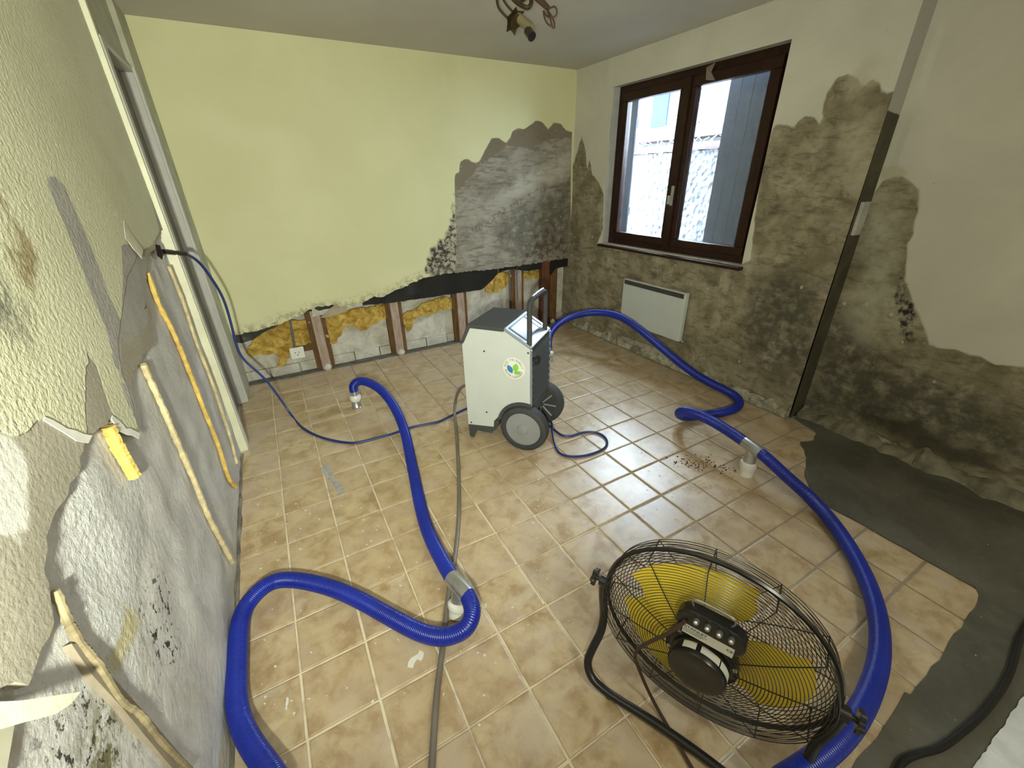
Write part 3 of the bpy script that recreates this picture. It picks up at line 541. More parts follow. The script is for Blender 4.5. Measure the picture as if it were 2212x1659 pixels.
# ------------------------------------------------------------------ floor
b = MB(); b.box((-1.4, -20, -.6), (15.4, 5.9, -.022)); floor = b.build('floor', GROUT, kind='structure')
def in_poly(p, poly): return sdf([p], poly)[0] > 0
CEM_POLY = CEMENT+[(5.6, -12.05), (2.5, -12.0), (-.2, -12.03), (-1.2, -11.98), (-1.2, -14), (14.6, -14), (14.6, -6.62)]
tile_cache = {}
def tile_mesh(w, h):
    key = (round(w, 3), round(h, 3))
    if key in tile_cache: return tile_cache[key]
    me = bpy.data.meshes.new('tile'); g = .018; e = .025
    x1, y1 = w-g, h-g; cols = [g, g+e, x1-e, x1]; rows = [g, g+e, y1-e, y1]; vs = []
    for i, x in enumerate(cols):
        for j, y in enumerate(rows):
            vs.append((x*S, y*S, (-.008 if i in (0, 3) or j in (0, 3) else 0)*S))
    fs = [(i*4+j, (i+1)*4+j, (i+1)*4+j+1, i*4+j+1) for i in range(3) for j in range(3)]
    n = len(vs); rim = [0, 4, 8, 12, 13, 14, 15, 11, 7, 3, 2, 1]
    vs += [(vs[i][0], vs[i][1], -.03*S) for i in rim]
    fs += [(rim[(k+1) % 12], rim[k], n+k, n+(k+1) % 12) for k in range(12)]
    me.from_pydata(vs, [], fs); me.materials.append(TILE)
    set_attr(me, 'edge', [0 if z < -.0005 else .12 for x, y, z in vs])
    tile_cache[key] = me; return me
for i in range(-1, 14):
    for j in range(-12, 6):
        h = 1.0 if j < 5 else .34
        y0 = j
        w = 1.0
        if j == -12 and (i < -5): continue
        cs = [(i+a*w, y0+c*h) for a in (.03, .5, .97) for c in (.03, .5, .97)]
        if all(in_poly(q, CEM_POLY) for q in cs): continue
        o = bpy.data.objects.new('tile', tile_mesh(w, h)); COL.objects.link(o); o.parent = floor
        o.location = ((i+rnd.uniform(-.006, .006))*S, (y0+rnd.uniform(-.006, .006))*S, rnd.uniform(-.004, .004)*S)
        o.rotation_euler = (rnd.uniform(-.0025, .0025), rnd.uniform(-.0025, .0025), rnd.uniform(-.003, .003))
o = sheet('cement_patch', ragged(CEM_POLY, .2, .025, 3), lambda u, v, w: (u, v, .016-w), CEM, .5, .03, parent=floor, label='dark grey fresh cement patch in the tiled floor')
o = sheet('white_screed', ragged([(9.35, -12.72), (9.9, -13.3), (10.2, -14.2), (3, -14.2), (3, -12.7), (7, -12.66)], .08, .012, 4), lambda u, v, w: (u, v, .04-w), plain('white_dust', (.62, .64, .64), .85, .2, var=.15, bump=.5), .3, .07, parent=floor, label='rough white plaster strip on the cement')
b = MB(); b.box((-1.0, 5.33, -.02), (14.2, 5.72, .03)); b.build('sole_strip', plain('dirty_mortar', (.13, .125, .105), .9, .2, var=.3, bump=.6), floor)

# ------------------------------------------------------------------ right-hand (window) wall
WY0, WY1, WZ0, WZ1 = -3.85, 2.87, 4.3, 10.05
us = lin(-6.5, 5.9, .12, (WY0, WY1)); vs = lin(0, 11, .12, (WZ0, WZ1))
def bulge(u, v): return .03*mnoise.noise(Vector((u*.9, v*.9, 3)))
secs = [(us, vs, lambda u, v: (XW+bulge(u, v)*(0 if u < -6.4 else 1), u, v), (WY0, WY1, WZ0, WZ1), 0),
        (lin(XW, XR, .12), vs, lambda u, v: (u, -6.5-.05*(1-min(1, v/9)), v), None, 1),
        (lin(-20, -6.5, .15), vs, lambda u, v: (XR+.05*mnoise.noise(Vector((u*.6, v*.6, 9)))*(0 if u > -6.7 else 1), u, v), None, 2)]
wall_right = grid_wall('wall_right', secs, RIGHTW, {
    'damp': {0: DAMP_A+[(-6.8, 8.6), (-6.8, -.5), (6.2, -.5), (6.2, 6.6)], 2: DAMP_R+[(-6.3, 4.5), (-6.3, 6)]},
    'dark': {0: DAMP_DARK1, 2: [(-8.2, .3), (-9.5, .6), (-11, 1.0), (-11, 2.0), (-9, 2.2), (-7.5, 2.6), (-6.5, 3.4), (-6.5, .2)]},
    'pale': {0: DAMP_PALE}, 'green': {2: PALE_R}, 'mould': {2: MOULD_R}, 'wet': {2: WET_R}, 'halo': {2: HALO_R},
    'rubble': {0: RUBBLE, 2: RUBBLE_R}, 'strip': {0: -1.0, 1: 1.0, 2: -1.0}, 'stripdark': {1: [(14, -1), (15, -1), (15, 8.1), (14, 8.2)]}})
b = MB()   # reveals of the opening and the wall's thickness
for a, c in (((WY0, WZ0), (WY0, WZ1)), ((WY1, WZ1), (WY1, WZ0)), ((WY0, WZ1), (WY1, WZ1)), ((WY1, WZ0), (WY0, WZ0))):
    b.add([(XW, *a), (XW, *c), (15.55, *c), (15.55, *a)], [(0, 1, 2, 3)])
b.build('window_reveal', plain('reveal_plaster', (.42, .42, .38), .85, .2, var=.1, bump=.3), wall_right, kind='structure')
b = MB()
b.box((15.0, -20, -.5), (15.55, WY0, 12)); b.box((15.0, WY1, -.5), (15.55, 6.2, 12)); b.box((15.0, WY0, -.5), (15.55, WY1, WZ0)); b.box((15.0, WY0, WZ1), (15.55, WY1, 12))
b.build('outer_leaf', HOUSEW, wall_right, kind='structure')
# crumbling plaster ledge along the foot of the wall
def crumble(path, x, seed, hgt=.38, dep=.22):
    r = random.Random(seed); b = MB(); prev = None; n = len(path)
    rings = []
    for y in path:
        q = lambda f, s: mnoise.noise(Vector((y*f, s, seed)))
        hh = hgt*(.72+.5*q(1.3, 1)+.40*q(3.5, 2)); dd = dep*(.8+.4*q(1.6, 4)+.25*q(4, 5))
        rings.append([(x+.05, y, 0), (x-dd, y, 0), (x-dd*(.85+.25*q(4, 7)), y, hh*(.42+.3*q(5, 8))), (x-dd*(.32+.4*q(3, 9)), y, hh*(.86+.2*q(5, 10))), (x+.05, y, hh)])
    vs = [q for g in rings for q in g]
    fs = [(i*5+k, (i+1)*5+k, (i+1)*5+k+1, i*5+k+1) for i in range(len(rings)-1) for k in range(4)]
    b.add(vs, fs); return b
crumble(list(np.arange(-6.45, 4.6, .05)), XW, 2, .40, .18).build('crumbling_plaster', plain('broken_plaster', (.35, .325, .25), .9, .2, var=.45, nscale=14, bump=.8, bscale=35, bdist=.015), wall_right, kind='stuff')
crumble(list(np.arange(-13, -6.55, .05)), XR+.05, 5, .40, .56).build('crumbling_plaster', plain('dirty_plaster', (.19, .175, .125), .9, .2, var=.35, bump=.7, bscale=40, bdist=.012), wall_right, kind='stuff')
b = MB(); b.box((14.30, -6.60, 5.45), (14.66, -6.52, 6.25))
tag(b.build('patch_plate', plain('pale_plate', (.40, .39, .34), .7, .3), bevel=.02), 'pale narrow plate in the dark damp groove of the wall', 'plate')

# ------------------------------------------------------------------ window
XF = 14.5
win = root('window_1', (XF, -.5, 4.3), 'dark reddish brown wooden casement window with two panes', 'window'); win['kind'] = 'structure'
FY0, FY1, FZ0, FZ1 = -3.82, 2.84, 4.27, 10.08
def bar(mb, y0, z0, y1, z1, x0, x1): mb.box((x0, min(y0, y1), min(z0, z1)), (x1, max(y0, y1), max(z0, z1)))
b = MB(); t = .28
bar(b, FY0, FZ0, FY1, FZ0+t, XF, XF+.32); bar(b, FY0, FZ1-t, FY1, FZ1, XF, XF+.32); bar(b, FY0, FZ0+t, FY0+t*.7, FZ1-t, XF, XF+.32); bar(b, FY1-t, FZ0+t, FY1, FZ1-t, XF, XF+.32)
b.build('window_frame', REDWOOD, win, bevel=.025)
for (ga, gb, oa, ob) in ((-.22, 2.26, -.55, 2.55), (-3.3, -.88, -3.63, -.56)):
    b = MB(); x0, x1 = XF-.10, XF+.16; zb, zt = 4.80, 9.52
    bar(b, oa, 4.53, ob, zb, x0, x1); bar(b, oa, zt, ob, 9.82, x0, x1); bar(b, oa, zb, ga, zt, x0, x1); bar(b, gb, zb, ob, zt, x0, x1)
    sash = b.build('sash', REDWOOD, win, bevel=.03)
    b = MB(); b.box((XF+.03, ga-.03, zb-.03), (XF+.06, gb+.03, zt+.03)); b.build('pane', GLASS, sash)
b = MB(); bar(b, -.68, 4.5, -.42, 9.85, XF-.16, XF-.08); b.build('cover_strip', REDWOOD, win, bevel=.03)
b = MB(); b.box((XF-.20, -.62, 5.95), (XF-.16, -.50, 6.6)); b.box((XF-.34, -.60, 6.15), (XF-.20, -.52, 6.27)); b.box((XF-.36, -.61, 5.55+.45), (XF-.30, -.51, 6.28)); b.build('window_handle', plain('handle_alu', (.45, .45, .43), .4, .5, .6), win, bevel=.015, label='pale metal window handle')
b = MB(); b.box((13.98, -3.92, 4.16), (XF+.2, 2.95, 4.27)); b.build('window_sill', REDWOOD, win, bevel=.03)
b = MB(); b.prism([(-1.55, 9.55), (-1.2, 9.62), (-1.15, 9.95), (-1.45, 10.02), (-1.35, 9.8)], lambda u, v, w: (w, u, v), XF-.115, XF-.10); b.build('tape_remnant', plain('tape', (.20, .15, .13), .6, .3), win, label='strip of pale tape on the dark frame')

# ------------------------------------------------------------------ outside
# right shutter, ajar; left shutter folded back on the outer wall
def shutter(name, hinge, free, label):
    h = Vector((*hinge, 0)); e = Vector((*free, 0))-h; L = e.length; e.normalize(); nrm = Vector((-e.y, e.x, 0))
    r = root(name, (hinge[0], hinge[1], 4.4), label, 'shutter', None)
    n = 6
    for k in range(n):
        b = MB(); a, c = L*k/n+.012, L*(k+1)/n-.012
        b.add([h+e*s+nrm*w+Vector((0, 0, z)) for z in (4.35, 10.15) for s, w in ((a, 0), (c, 0), (c, .16), (a, .16))], [(0, 3, 2, 1), (4, 5, 6, 7), (0, 1, 5, 4), (1, 2, 6, 5), (2, 3, 7, 6), (3, 0, 4, 7)])
        b.build('board', SHUT, r)
    for z in (5.35, 8.75):
        b = MB(); b.add([h+e*s+nrm*w+Vector((0, 0, zz)) for zz in (z, z+.35) for s, w in ((.05, -.1), (L-.05, -.1), (L-.05, .0), (.05, .0))], [(0, 3, 2, 1), (4, 5, 6, 7), (0, 1, 5, 4), (1, 2, 6, 5), (2, 3, 7, 6), (3, 0, 4, 7)])
        b.build('ledger', SHUT, r)
    b = MB(); p = h+e*(L*.72)-nrm*.14; q = h+e*(L*.28)-nrm*.14; b.tube([p+Vector((0, 0, 7.75)), p.lerp(q, .5)+Vector((0, 0, 7.45)), q+Vector((0, 0, 7.15))], .035, 6); b.build('hook_bar', plain('pale_iron', (.5, .52, .55), .5, .4), r)
    return r
shutter('shutter', (15.78, -3.9), (16.3, -.82), 'grey blue wooden shutter ajar behind the right pane')
shutter('shutter', (15.8, 3.05), (15.8, 6.1), 'grey shutter folded back beside the left pane, seen edge on')
b = MB(); b.box((20, -14, -2), (20.8, 26, 7.98)); yardwall = b.build('garden_wall', ROUGHCAST); tag(yardwall, 'white roughcast yard wall with clay coping outside the window', 'wall'); yardwall['kind'] = 'structure'
for k in range(14):
    y = -3.2+k*1.05+rnd.uniform(-.03, .03); pr = [(19.85+.45*(1-math.cos(a))*1.0, .34*math.sin(a)) for a in np.linspace(0, math.pi, 9)]
    b = MB(); n = len(pr)
    b.add([(x, y, 7.98+z) for x, z in pr]+[(x, y+1.12, 8.03+z) for x, z in pr], [(i, i+1, n+i+1, n+i) for i in range(n-1)]+[tuple(range(n-1, -1, -1)), tuple(range(n, 2*n))])
    b.build('coping_tile', TILER, yardwall)
b = MB(); r2 = random.Random(4)
for k in range(60):
    y = r2.uniform(-2, 10); b.tube([(20.5, y, 8.34), (20.5+r2.uniform(-.1, .1), y+r2.uniform(-.15, .15), 8.45), (20.5+r2.uniform(-.2, .2), y+r2.uniform(-.35, .35), 8.5+r2.uniform(.05, .3))], .02, 4, sub=2)
o = b.build('dry_grass', plain('dry_stalks', (0.1820, 0.1872, 0.1820), .8, .2)); o['kind'] = 'stuff'; tag(o, 'pale dry stalks growing along the yard wall coping', 'grass')
hs = root('house', (40, 20, -3), 'white house with blue shutter across the yard', 'house')
b = MB(); b.box((40, 4, -4), (50, 44, 15.4)); b.build('facade', HOUSEW, hs)
b = MB(); b.box((37.5, 4, 10.1), (40, 44, 10.55)); b.box((38.2, 4, 10.55), (40, 44, 10.9)); b.build('lean_to_roof', TILER, hs)
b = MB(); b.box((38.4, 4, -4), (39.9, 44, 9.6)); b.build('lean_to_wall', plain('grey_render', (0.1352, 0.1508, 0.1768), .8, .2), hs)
for y0, z0, y1, z1 in ((20.2, 11.9, 23.3, 15), (17.5, 12.0, 19.3, 15.2)):
    b = MB(); b.box((39.85, y0-.3, z0-.3), (40.02, y1+.3, z1+.3)); b.box((39.8, y0-.5, z0-.45), (40.0, y1+.5, z0-.25)); w_ = b.build('window', HOUSEW, hs)
    b = MB(); b.box((39.8, y0, z0), (39.86, (y0+y1)/2-.1, z1)); b.build('pane', CURT, w_); b = MB(); b.box((39.8, (y0+y1)/2+.1, z0), (39.86, y1, z1)); b.build('pane', CURT, w_)
b = MB(); b.box((39.7, 23.6, 11.6), (39.95, 25.7, 15)); b.build('house_shutter', BLUES, hs, label='bright blue shutter')
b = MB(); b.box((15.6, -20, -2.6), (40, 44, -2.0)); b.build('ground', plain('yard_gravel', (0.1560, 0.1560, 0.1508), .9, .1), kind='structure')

# ------------------------------------------------------------------ ceiling
b = MB(); b.box((-1.4, -20.2, 11.0), (15.6, 6.2, 11.3)); b.build('ceiling', CEIL, kind='structure')
# ------------------------------------------------------------------ far (yellow) wall: masonry, studs, wool, film, board
us = lin(-1.4, 15, .3); vs = lin(.42, 11, .3)
wall_back = grid_wall('wall_back', [(us, vs, lambda u, v: (u, 5.74+.03*mnoise.noise(Vector((u, v, 5))), v), None, 0)], MAS, {})
b = MB(); b.box((-1.4, 5.9, -.5), (15.6, 6.2, 11)); b.build('masonry_backing', MAS, wall_back, kind='structure')  # solid backing added behind the bricks to stop sky light leaking through
x = -1.0; k = 0
while x < 14.2:
    w = 1.06+rnd.uniform(-.05, .05); b = MB(); yy = 5.67+rnd.uniform(-.02, .02)
    b.box((x+.02, yy, .03), (x+w-.02, 5.9, .42+rnd.uniform(-.015, .01))); b.build('brick', MAS, wall_back, bevel=.025); x += w
def part_sheet(name, poly, y, mat, th=.05, step=.12, amp=.03, seed=1, bend=None, label=None):
    return sheet(name, ragged(poly, .14, amp, seed), lambda u, v, w: (u, y+w, v), mat, step, th, parent=wall_back, bend=bend, label=label)
def lump(s): return lambda u, v: -.16*abs(mnoise.noise(Vector((u*2.3, v*2.3, s))))-.07*mnoise.noise(Vector((u*6, v*6, s)))
for i, P in enumerate((WOOL_A, WOOL_B, WOOL_C, WOOL_D, WOOL_E)):
    part_sheet('insulation_batt', P, 5.58, WOOL, .1, .07, .06, 11+i, lump(i*7), 'torn yellow glass wool batt in the wall cavity')
for (a, c), rot in (((STUD_S1[0], STUD_S1[1]), 1), ((STUD_S2[0], STUD_S2[1]), 1), ((STUD_S3[0], STUD_S3[1]), 1), ((STUD_S4[0], STUD_S4[1]), 1), ((STUD_S5[0], STUD_S5[1]), 0)):
    xm = (a[0]+c[0])/2; tilt = 0
    b = MB(); b.box((xm-.17, 5.40, .02), (xm+.17, 5.50, a[1]+.4)); s_ = b.build('stud', STUD if rot else BATTEN, wall_back, bevel=.012)
    b = MB(); b.box((xm-.36, 5.50, .02), (xm+.34, 5.72, a[1]+.4)); b.build('batten', BATTEN, s_, bevel=.012)
    b = MB(); b.lathe((xm+.02, 5.36, .12), (0, -.3, 1), [(.14, -.1), (.17, 0), (.11, .08), (.04, .14)], 7); b.build('plaster_blob', PLASTER, s_)
b = MB(); b.box((12.6, 5.30, .02), (13.05, 5.6, 4.9)); b.build('stud', mat_wood('red_post', (.10, .035, .02), (.16, .06, .03)), wall_back, bevel=.012, label='dark red brown corner post')
b = MB(); b.box((1.2, 5.62, .86), (1.95, 5.73, 1.32)); b.build('nailer', BATTEN, wall_back, bevel=.01)
def along(u, pts):
    for (x0, z0), (x1, z1) in zip(pts, pts[1:]):
        if x0 <= u <= x1: return z0+(z1-z0)*(u-x0)/(x1-x0)
    return pts[0][1] if u < pts[0][0] else pts[-1][1]
rail_top = [(1.8, 2.9), (4.5, 3.0), (8, 3.35), (13, 4.1)]
part_sheet('plaster_backing', [(2.0, 2.25), (3.4, 2.35), (4.6, 2.62), (5.6, 2.7), (7.2, 2.75), (8.6, 2.8), (9.3, 2.85), (9.6, 3.4), (9.6, 4.4), (2, 3.0)], 5.375, PLASTER, .04, .3, .05, 21, label='grey board behind the torn film')
for i, P in enumerate((FILM_A, FILM_B, FILM_C, FILM_D)):
    part_sheet('vapour_barrier', P, 5.36-.02*(i == 0), FILM, .012, .15, .015, 31+i, lambda u, v: .04*mnoise.noise(Vector((u*1.5, v*1.5, 2))))
bot = ragged(BOT_Y, .10, .035, 41, False)
board_poly = [(-.75, 11.0), (-.75, bot[0].y+.02)]+[(p.x, p.y) for p in bot if -.74 < p.x < 14.2]+[(14.25, bot[-1].y), (14.25, 11.0)]
barea = [q for q in BARE_Y]
o = sheet('plasterboard', board_poly, lambda u, v, w: (u, YY+w, v), YEL, .16, .06, {
    'bare': BARE_Y, 'rim': RIM_Y, 'band1': BAND1_Y, 'band2': BAND2_Y, 'darkzone': DARK_Y, 'mould': MOULD_Y, 'stain': STAIN_Y,
    'bottom': lambda A: np.array([v-along(u, [(p[0], p[1]) for p in BOT_Y]) for u, v in A])}, parent=wall_back, label='pale yellow painted plasterboard torn along its lower edge')
for P, lab in (([(7.0, 3.62), (7.6, 3.95), (8.2, 4.35), (8.05, 3.9), (7.75, 3.55), (7.72, 3.25), (7.55, 3.5)], 'torn tan paper tongue under the board'), ([(2.25, 2.2), (2.9, 2.65), (3.35, 2.75), (3.3, 2.3), (2.7, 2.2)], 'broken grey board piece')):
    part_sheet('torn_tongue', P, 5.31, plain('tan_card', (.36, .30, .22), .85, .2), .02, .15, .03, 51, label=lab)
# ------------------------------------------------------------------ left wall: glued plaster behind, papered board torn off in front
XL, XB = -.93, -.84
secs = [(lin(-20, .52, .13), lin(0, 11, .13), lambda u, v: (XL+.035*mnoise.noise(Vector((u*1.6, v*1.6, 1))), u, v), None, 0)]
wall_left = grid_wall('wall_left', secs, LBACK, {'rough': {0: ROUGH_L}, 'black': {0: BLACK_L}, 'streak': {0: STREAK_L}, 'green': {0: GREEN_L}})
b = MB(); b.box((-1.4, -20, -.5), (-.99, .5, 11)); b.box((-1.4, .5, 9.55), (-.86, 3.9, 11)); b.box((-1.4, 3.9, -.5), (-.74, 5.9, 11)); b.build('wall_core_backing', plain('olive_paint', (.42, .41, .31), .8, .2), wall_left, kind='structure')
P0 = ragged(BOARD_L, .09, .035, 61, False)
poly = [(p.x, p.y) for p in P0]+[(-20, P0[-1].y), (-20, 11.0), (.5, 11.0), (.5, P0[0].y)]
o = sheet('papered_board', poly, lambda u, v, w: (XB-w, u, v), LB, .16, .055, {
    'paper': PAPER_L[:-1]+[(-30, 13), (5, 13)] if False else PAPER_L, 'greya': GREY1_L, 'greyb': GREY2_L, 'mould': MOULD_L, 'brown': BROWN_L, 'slit': SLIT_L, 'white': WHITE_L},
    parent=wall_left, label='cream papered board torn off along its ragged lower edge')
def curl(amt, zc, span): return lambda u, v: -amt*max(0, min(1, (zc-v)/span))**2
for P, mt, bd, sd, lab in ((TORN1, PAPERBACK, curl(.02, 4.5, .5), 71, 'white torn core at the wallpaper tip'), (TORN2, PAPERBACK, curl(.02, 4.9, .5), 72, 'white torn edge of the wallpaper'), (FLAP3, PAPER, curl(.05, 6.4, .6), 73, 'small peeled flap of wallpaper')):
    sheet('paper_flap', ragged(P, .1, .025, sd), lambda u, v, w: (XB+.012-w, u, v), mt, .08, .008, parent=wall_left, bend=bd, label=lab)
sheet('hole_shade_sheet', HOLE_L, lambda u, v, w: (XB+.004-w, u, v), plain('hole_shade', (.03, .02, .018), .9, .1), .1, .01, parent=wall_left)  # flat dark sheet on the board; its colour stands for the hole's shade
sheet('lower_board', ragged(BOARDLOW_L, .1, .03, 74), lambda u, v, w: (XB-w, u, v), plain('tan_board', (.42, .40, .31), .85, .2, var=.1), .15, .055, parent=wall_left, label='torn remnant of board near the floor edge')
lz = min(p[1] for p in LEDGE_L); lt = max(p[1] for p in LEDGE_L)
sheet('folded_flap', [(p[0], p[1]) for p in LEDGE_L]+[(-12, LEDGE_L[-1][1]-.1), (-12, LEDGE_L[0][1])], lambda u, v, w: (-.81-w, u, v), PAPER, .08, .02, parent=wall_left, bend=lambda u, v: -.10*max(0, (lt-v)/(lt-lz)), label='pale flap of board bent out from the wall')
for P, r, mt, lab in ((BEAD_A, .042, FOAM, None), (BEAD_B, .036, FOAMP, None), (BEAD_C, .042, FOAMP, None), (BEAD_D, .066, FOAM, 'short bright yellow glue stub'), (BEAD_E, .032, plain('brown_foam', (.25, .205, .12), .8, .2, var=.3, nscale=20, bump=.7), None)):
    pts = [(XL+.055+rnd.uniform(-.01, .01), y+rnd.uniform(-.01, .01), z) for y, z in P]
    fs = [rnd.uniform(0, 9) for _ in range(3)]
    b = MB(); b.tube(pts, r, 8, rfun=lambda t: 1+.30*mnoise.noise(Vector((t*30, fs[0], 0)))+.18*mnoise.noise(Vector((t*90, fs[1], 3))), sub=14); b.build('glue_bead', mt, wall_left, smooth=True, label=lab)
sheet('lath', LATH_L, lambda u, v, w: (XL+.05-w, u, v), LATHM, .2, .06, parent=wall_left, label='grey brown lath left on the plaster')
crumble(list(np.arange(-13, .4, .1)), XL-.02, 12, .09, -.10).build('plaster_rubble', plain('dark_rubble', (.20, .18, .15), .9, .2, var=.4, bump=.6), wall_left, kind='stuff')
# ------------------------------------------------------------------ doorway in the left wall
door = root('door_1', (-.9, 2.2, 0), 'white framed doorway in the papered wall', 'door'); door['kind'] = 'structure'
b = MB(); b.prism([(-.955, 0), (-.955, .1), (-.79, .0), (-.775, .0)], lambda u, v, w: (u, .5+v, w), 0.02, 11) if False else b.box((-.955, .46, .0), (-.745, .60, 11.0)); b.build('door_casing', JAMBW, door, bevel=.012, label='cream casing board on the near side')
b = MB(); b.box((-1.05, .60, .02), (-.725, .86, 9.55)); b.build('door_jamb', JAMBG, door, bevel=.012)
b = MB(); b.box((-1.16, .86, .02), (-1.04, 3.70, 9.5)); b.build('door_leaf', DOORB, door, bevel=.02, label='brown grey closed door leaf')
b = MB(); b.box((-1.16, 3.70, .05), (-.93, 3.9, 9.5)); b.box((-.97, 3.76, .05), (-.80, 3.9, 9.5)); b.box((-.84, 3.82, .05), (-.745, 3.96, 9.62)); b.build('door_jamb', JAMBG, door, bevel=.015)
b = MB(); b.box((-1.1, .6, 9.5), (-.80, 3.9, 9.62)); b.build('door_head', JAMBG, door, bevel=.012)
b = MB(); b.box((-1.7, .3, -.5), (-1.35, 6.2, 11)); b.build('wall_core_backing', plain('dark_backing', (.2, .18, .15), .9, .2), wall_left, kind='structure')  # unseen slab added behind the door to block light leaks
b = MB(); b.box((-1.4, -20.3, -.5), (15.6, -20, 11.2)); b.build('wall_front', plain('plain_wall', (.5, .48, .4), .9, .2), kind='structure')

# ------------------------------------------------------------------ wall socket in the cavity
s = root('wall_socket', (1.13, 5.5, .9), 'white square wall socket hanging loose in the opened wall', 'socket')
sx = [p[0] for p in SOCKET]; sz = [p[1] for p in SOCKET]; x0, x1, z0, z1 = min(sx), max(sx), min(sz), max(sz)
b = MB(); b.box((x0, 5.42, z0), (x1, 5.52, z1)); b.build('cover', WHITEP, s, bevel=.03)
b = MB(); xc, zc = (x0+x1)/2, (z0+z1)/2
for dx, dz in ((-.07, .03), (.06, .03), (0, -.07)): b.cyl((xc+dx, 5.425, zc+dz), (xc+dx, 5.41, zc+dz), .022, 8)
b.build('pin_hole', SCREW, s)
b = MB(); b.box((x0+.05, 5.52, z0+.05), (x1-.05, 5.7, z1-.05)); b.build('back_box', BATTEN, s)
c = CONDUIT; b = MB(); b.tube([(c[0][0], 5.5, c[0][1]+.5), (c[0][0], 5.5, c[0][1]), ((c[0][0]+c[1][0])/2, 5.5, (c[0][1]+c[1][1])/2), (c[1][0], 5.5, c[1][1]-.15)], .045, 8); tag(b.build('conduit', GREYP, smooth=True), 'grey conduit running down to the white socket', 'conduit')
for k, dx in enumerate((-.28, .12)):
    b = MB(); b.tube([(11.15+dx, 5.42, 3.95), (11.15+dx, 5.40, 3.5), (11.1+dx, 5.42, 2.8), (11.12+dx, 5.42, 1.6)], .05, 8)
    tag(b.build('conduit', GREYP, smooth=True), ('grey conduit rising behind the dehumidifier handle, further from the corner', 'grey conduit rising behind the dehumidifier handle, nearer the corner')[k], 'conduit')

# ------------------------------------------------------------------ panel heater under the window
h = root('panel_heater', (14.0, -.6, 1.2), 'off white electric panel heater on the damp wall under the window', 'heater')
b = MB(); b.box((13.92, -2.18, 1.22), (14.12, 1.02, 3.08)); b.build('body', OFFW, h, bevel=.03)
b = MB(); b.box((13.905, -2.10, 2.87), (13.935, .95, 3.04)); g = b.build('vent_grille', SCREW, h)
b = MB()
for k in range(26): b.box((13.895, -2.08+k*.116, 2.88), (13.91, -2.05+k*.116, 3.03))
for z in (2.925, 2.975): b.box((13.897, -2.1, z), (13.91, .6, z+.012))
b.build('vent_bar', DARKG, g)
for y in (-1.9, .4):
    b = MB(); b.box((14.12, y, 1.5), (14.2, y+.3, 2.7)); b.build('bracket', GALV, h)

# ------------------------------------------------------------------ dehumidifier
A0 = Vector((5.08, -2.26, 0)); D1 = Vector((.62530, -.78038, 0)); WW = Vector((.78038, .62530, 0))
def mp(d, w, z): return A0+D1*d+WW*w+Vector((0, 0, z))
dh = root('dehumidifier', tuple(mp(.95, .85, 0)), 'grey and white wheeled dehumidifier with round green sticker', 'dehumidifier')
WD = 1.66
prof = [(-.02, .44), (-.03, 3.03), (.2, 3.49), (1.19, 3.49), (1.92, 3.06), (1.92, 1.40), (1.62, 1.40)]
arch = [(1.92-.0+0, 1.40)]
ac, ar = (1.74, .69), .74
archpts = [(ac[0]+ar*math.cos(t), ac[1]+ar*math.sin(t)) for t in np.linspace(math.radians(76), math.radians(150), 9)]
side = [(-.02, .44), (-.03, 3.03), (.2, 3.47), (1.19, 3.47), (1.92, 3.04), (1.92, archpts[0][1])]+archpts[0:]+[(.82, .72), (.80, .52)]
for w0, w1 in ((0, .05), (WD-.05, WD)):
    b = MB(); b.prism(side, lambda u, v, w: mp(u, w, v), w0, w1); b.build('side_panel', OFFW, dh, bevel=.012)
inner = [(0, .36), (0, 3.0), (.22, 3.45), (1.18, 3.45), (1.90, 3.03), (1.90, 1.30)]+[(ac[0]+.72*math.cos(t), ac[1]+.72*math.sin(t)) for t in np.linspace(math.radians(78), math.radians(160), 8)]+[(.80, .36)]
b = MB(); b.prism(inner, lambda u, v, w: mp(u, w, v), .05, WD-.05); b.build('body', DARKG, dh)
b = MB(); b.prism([(-.06, 2.95), (-.06, 3.05), (.18, 3.55), (1.2, 3.55), (1.2, 3.44), (.24, 3.44), (.02, 3.0)], lambda u, v, w: mp(u, w, v), -.02, WD+.02); b.build('top_cover', DARKG, dh, bevel=.02)
# wheel arch lining
b = MB(); outer = [(ac[0]+.80*math.cos(t), ac[1]+.80*math.sin(t)) for t in np.linspace(math.radians(74), math.radians(168), 12)]; innr = [(ac[0]+.70*math.cos(t), ac[1]+.70*math.sin(t)) for t in np.linspace(math.radians(168), math.radians(74), 12)]
b.prism(outer+innr, lambda u, v, w: mp(u, w, v), -.03, WD+.03); b.build('wheel_arch', DARKG, dh)
for w0, w1 in ((.0, .06), (WD-.06, WD)):
    b = MB(); b.prism([(-.02, .44), (-.01, .06), (.03, 0), (.12, 0), (.26, .28), (.72, .28), (.92, .55), (1.0, .75), (.82, .74), (.80, .52)], lambda u, v, w: mp(u, w, v), w0, w1); b.build('foot_bracket', DARKG, dh, bevel=.01)
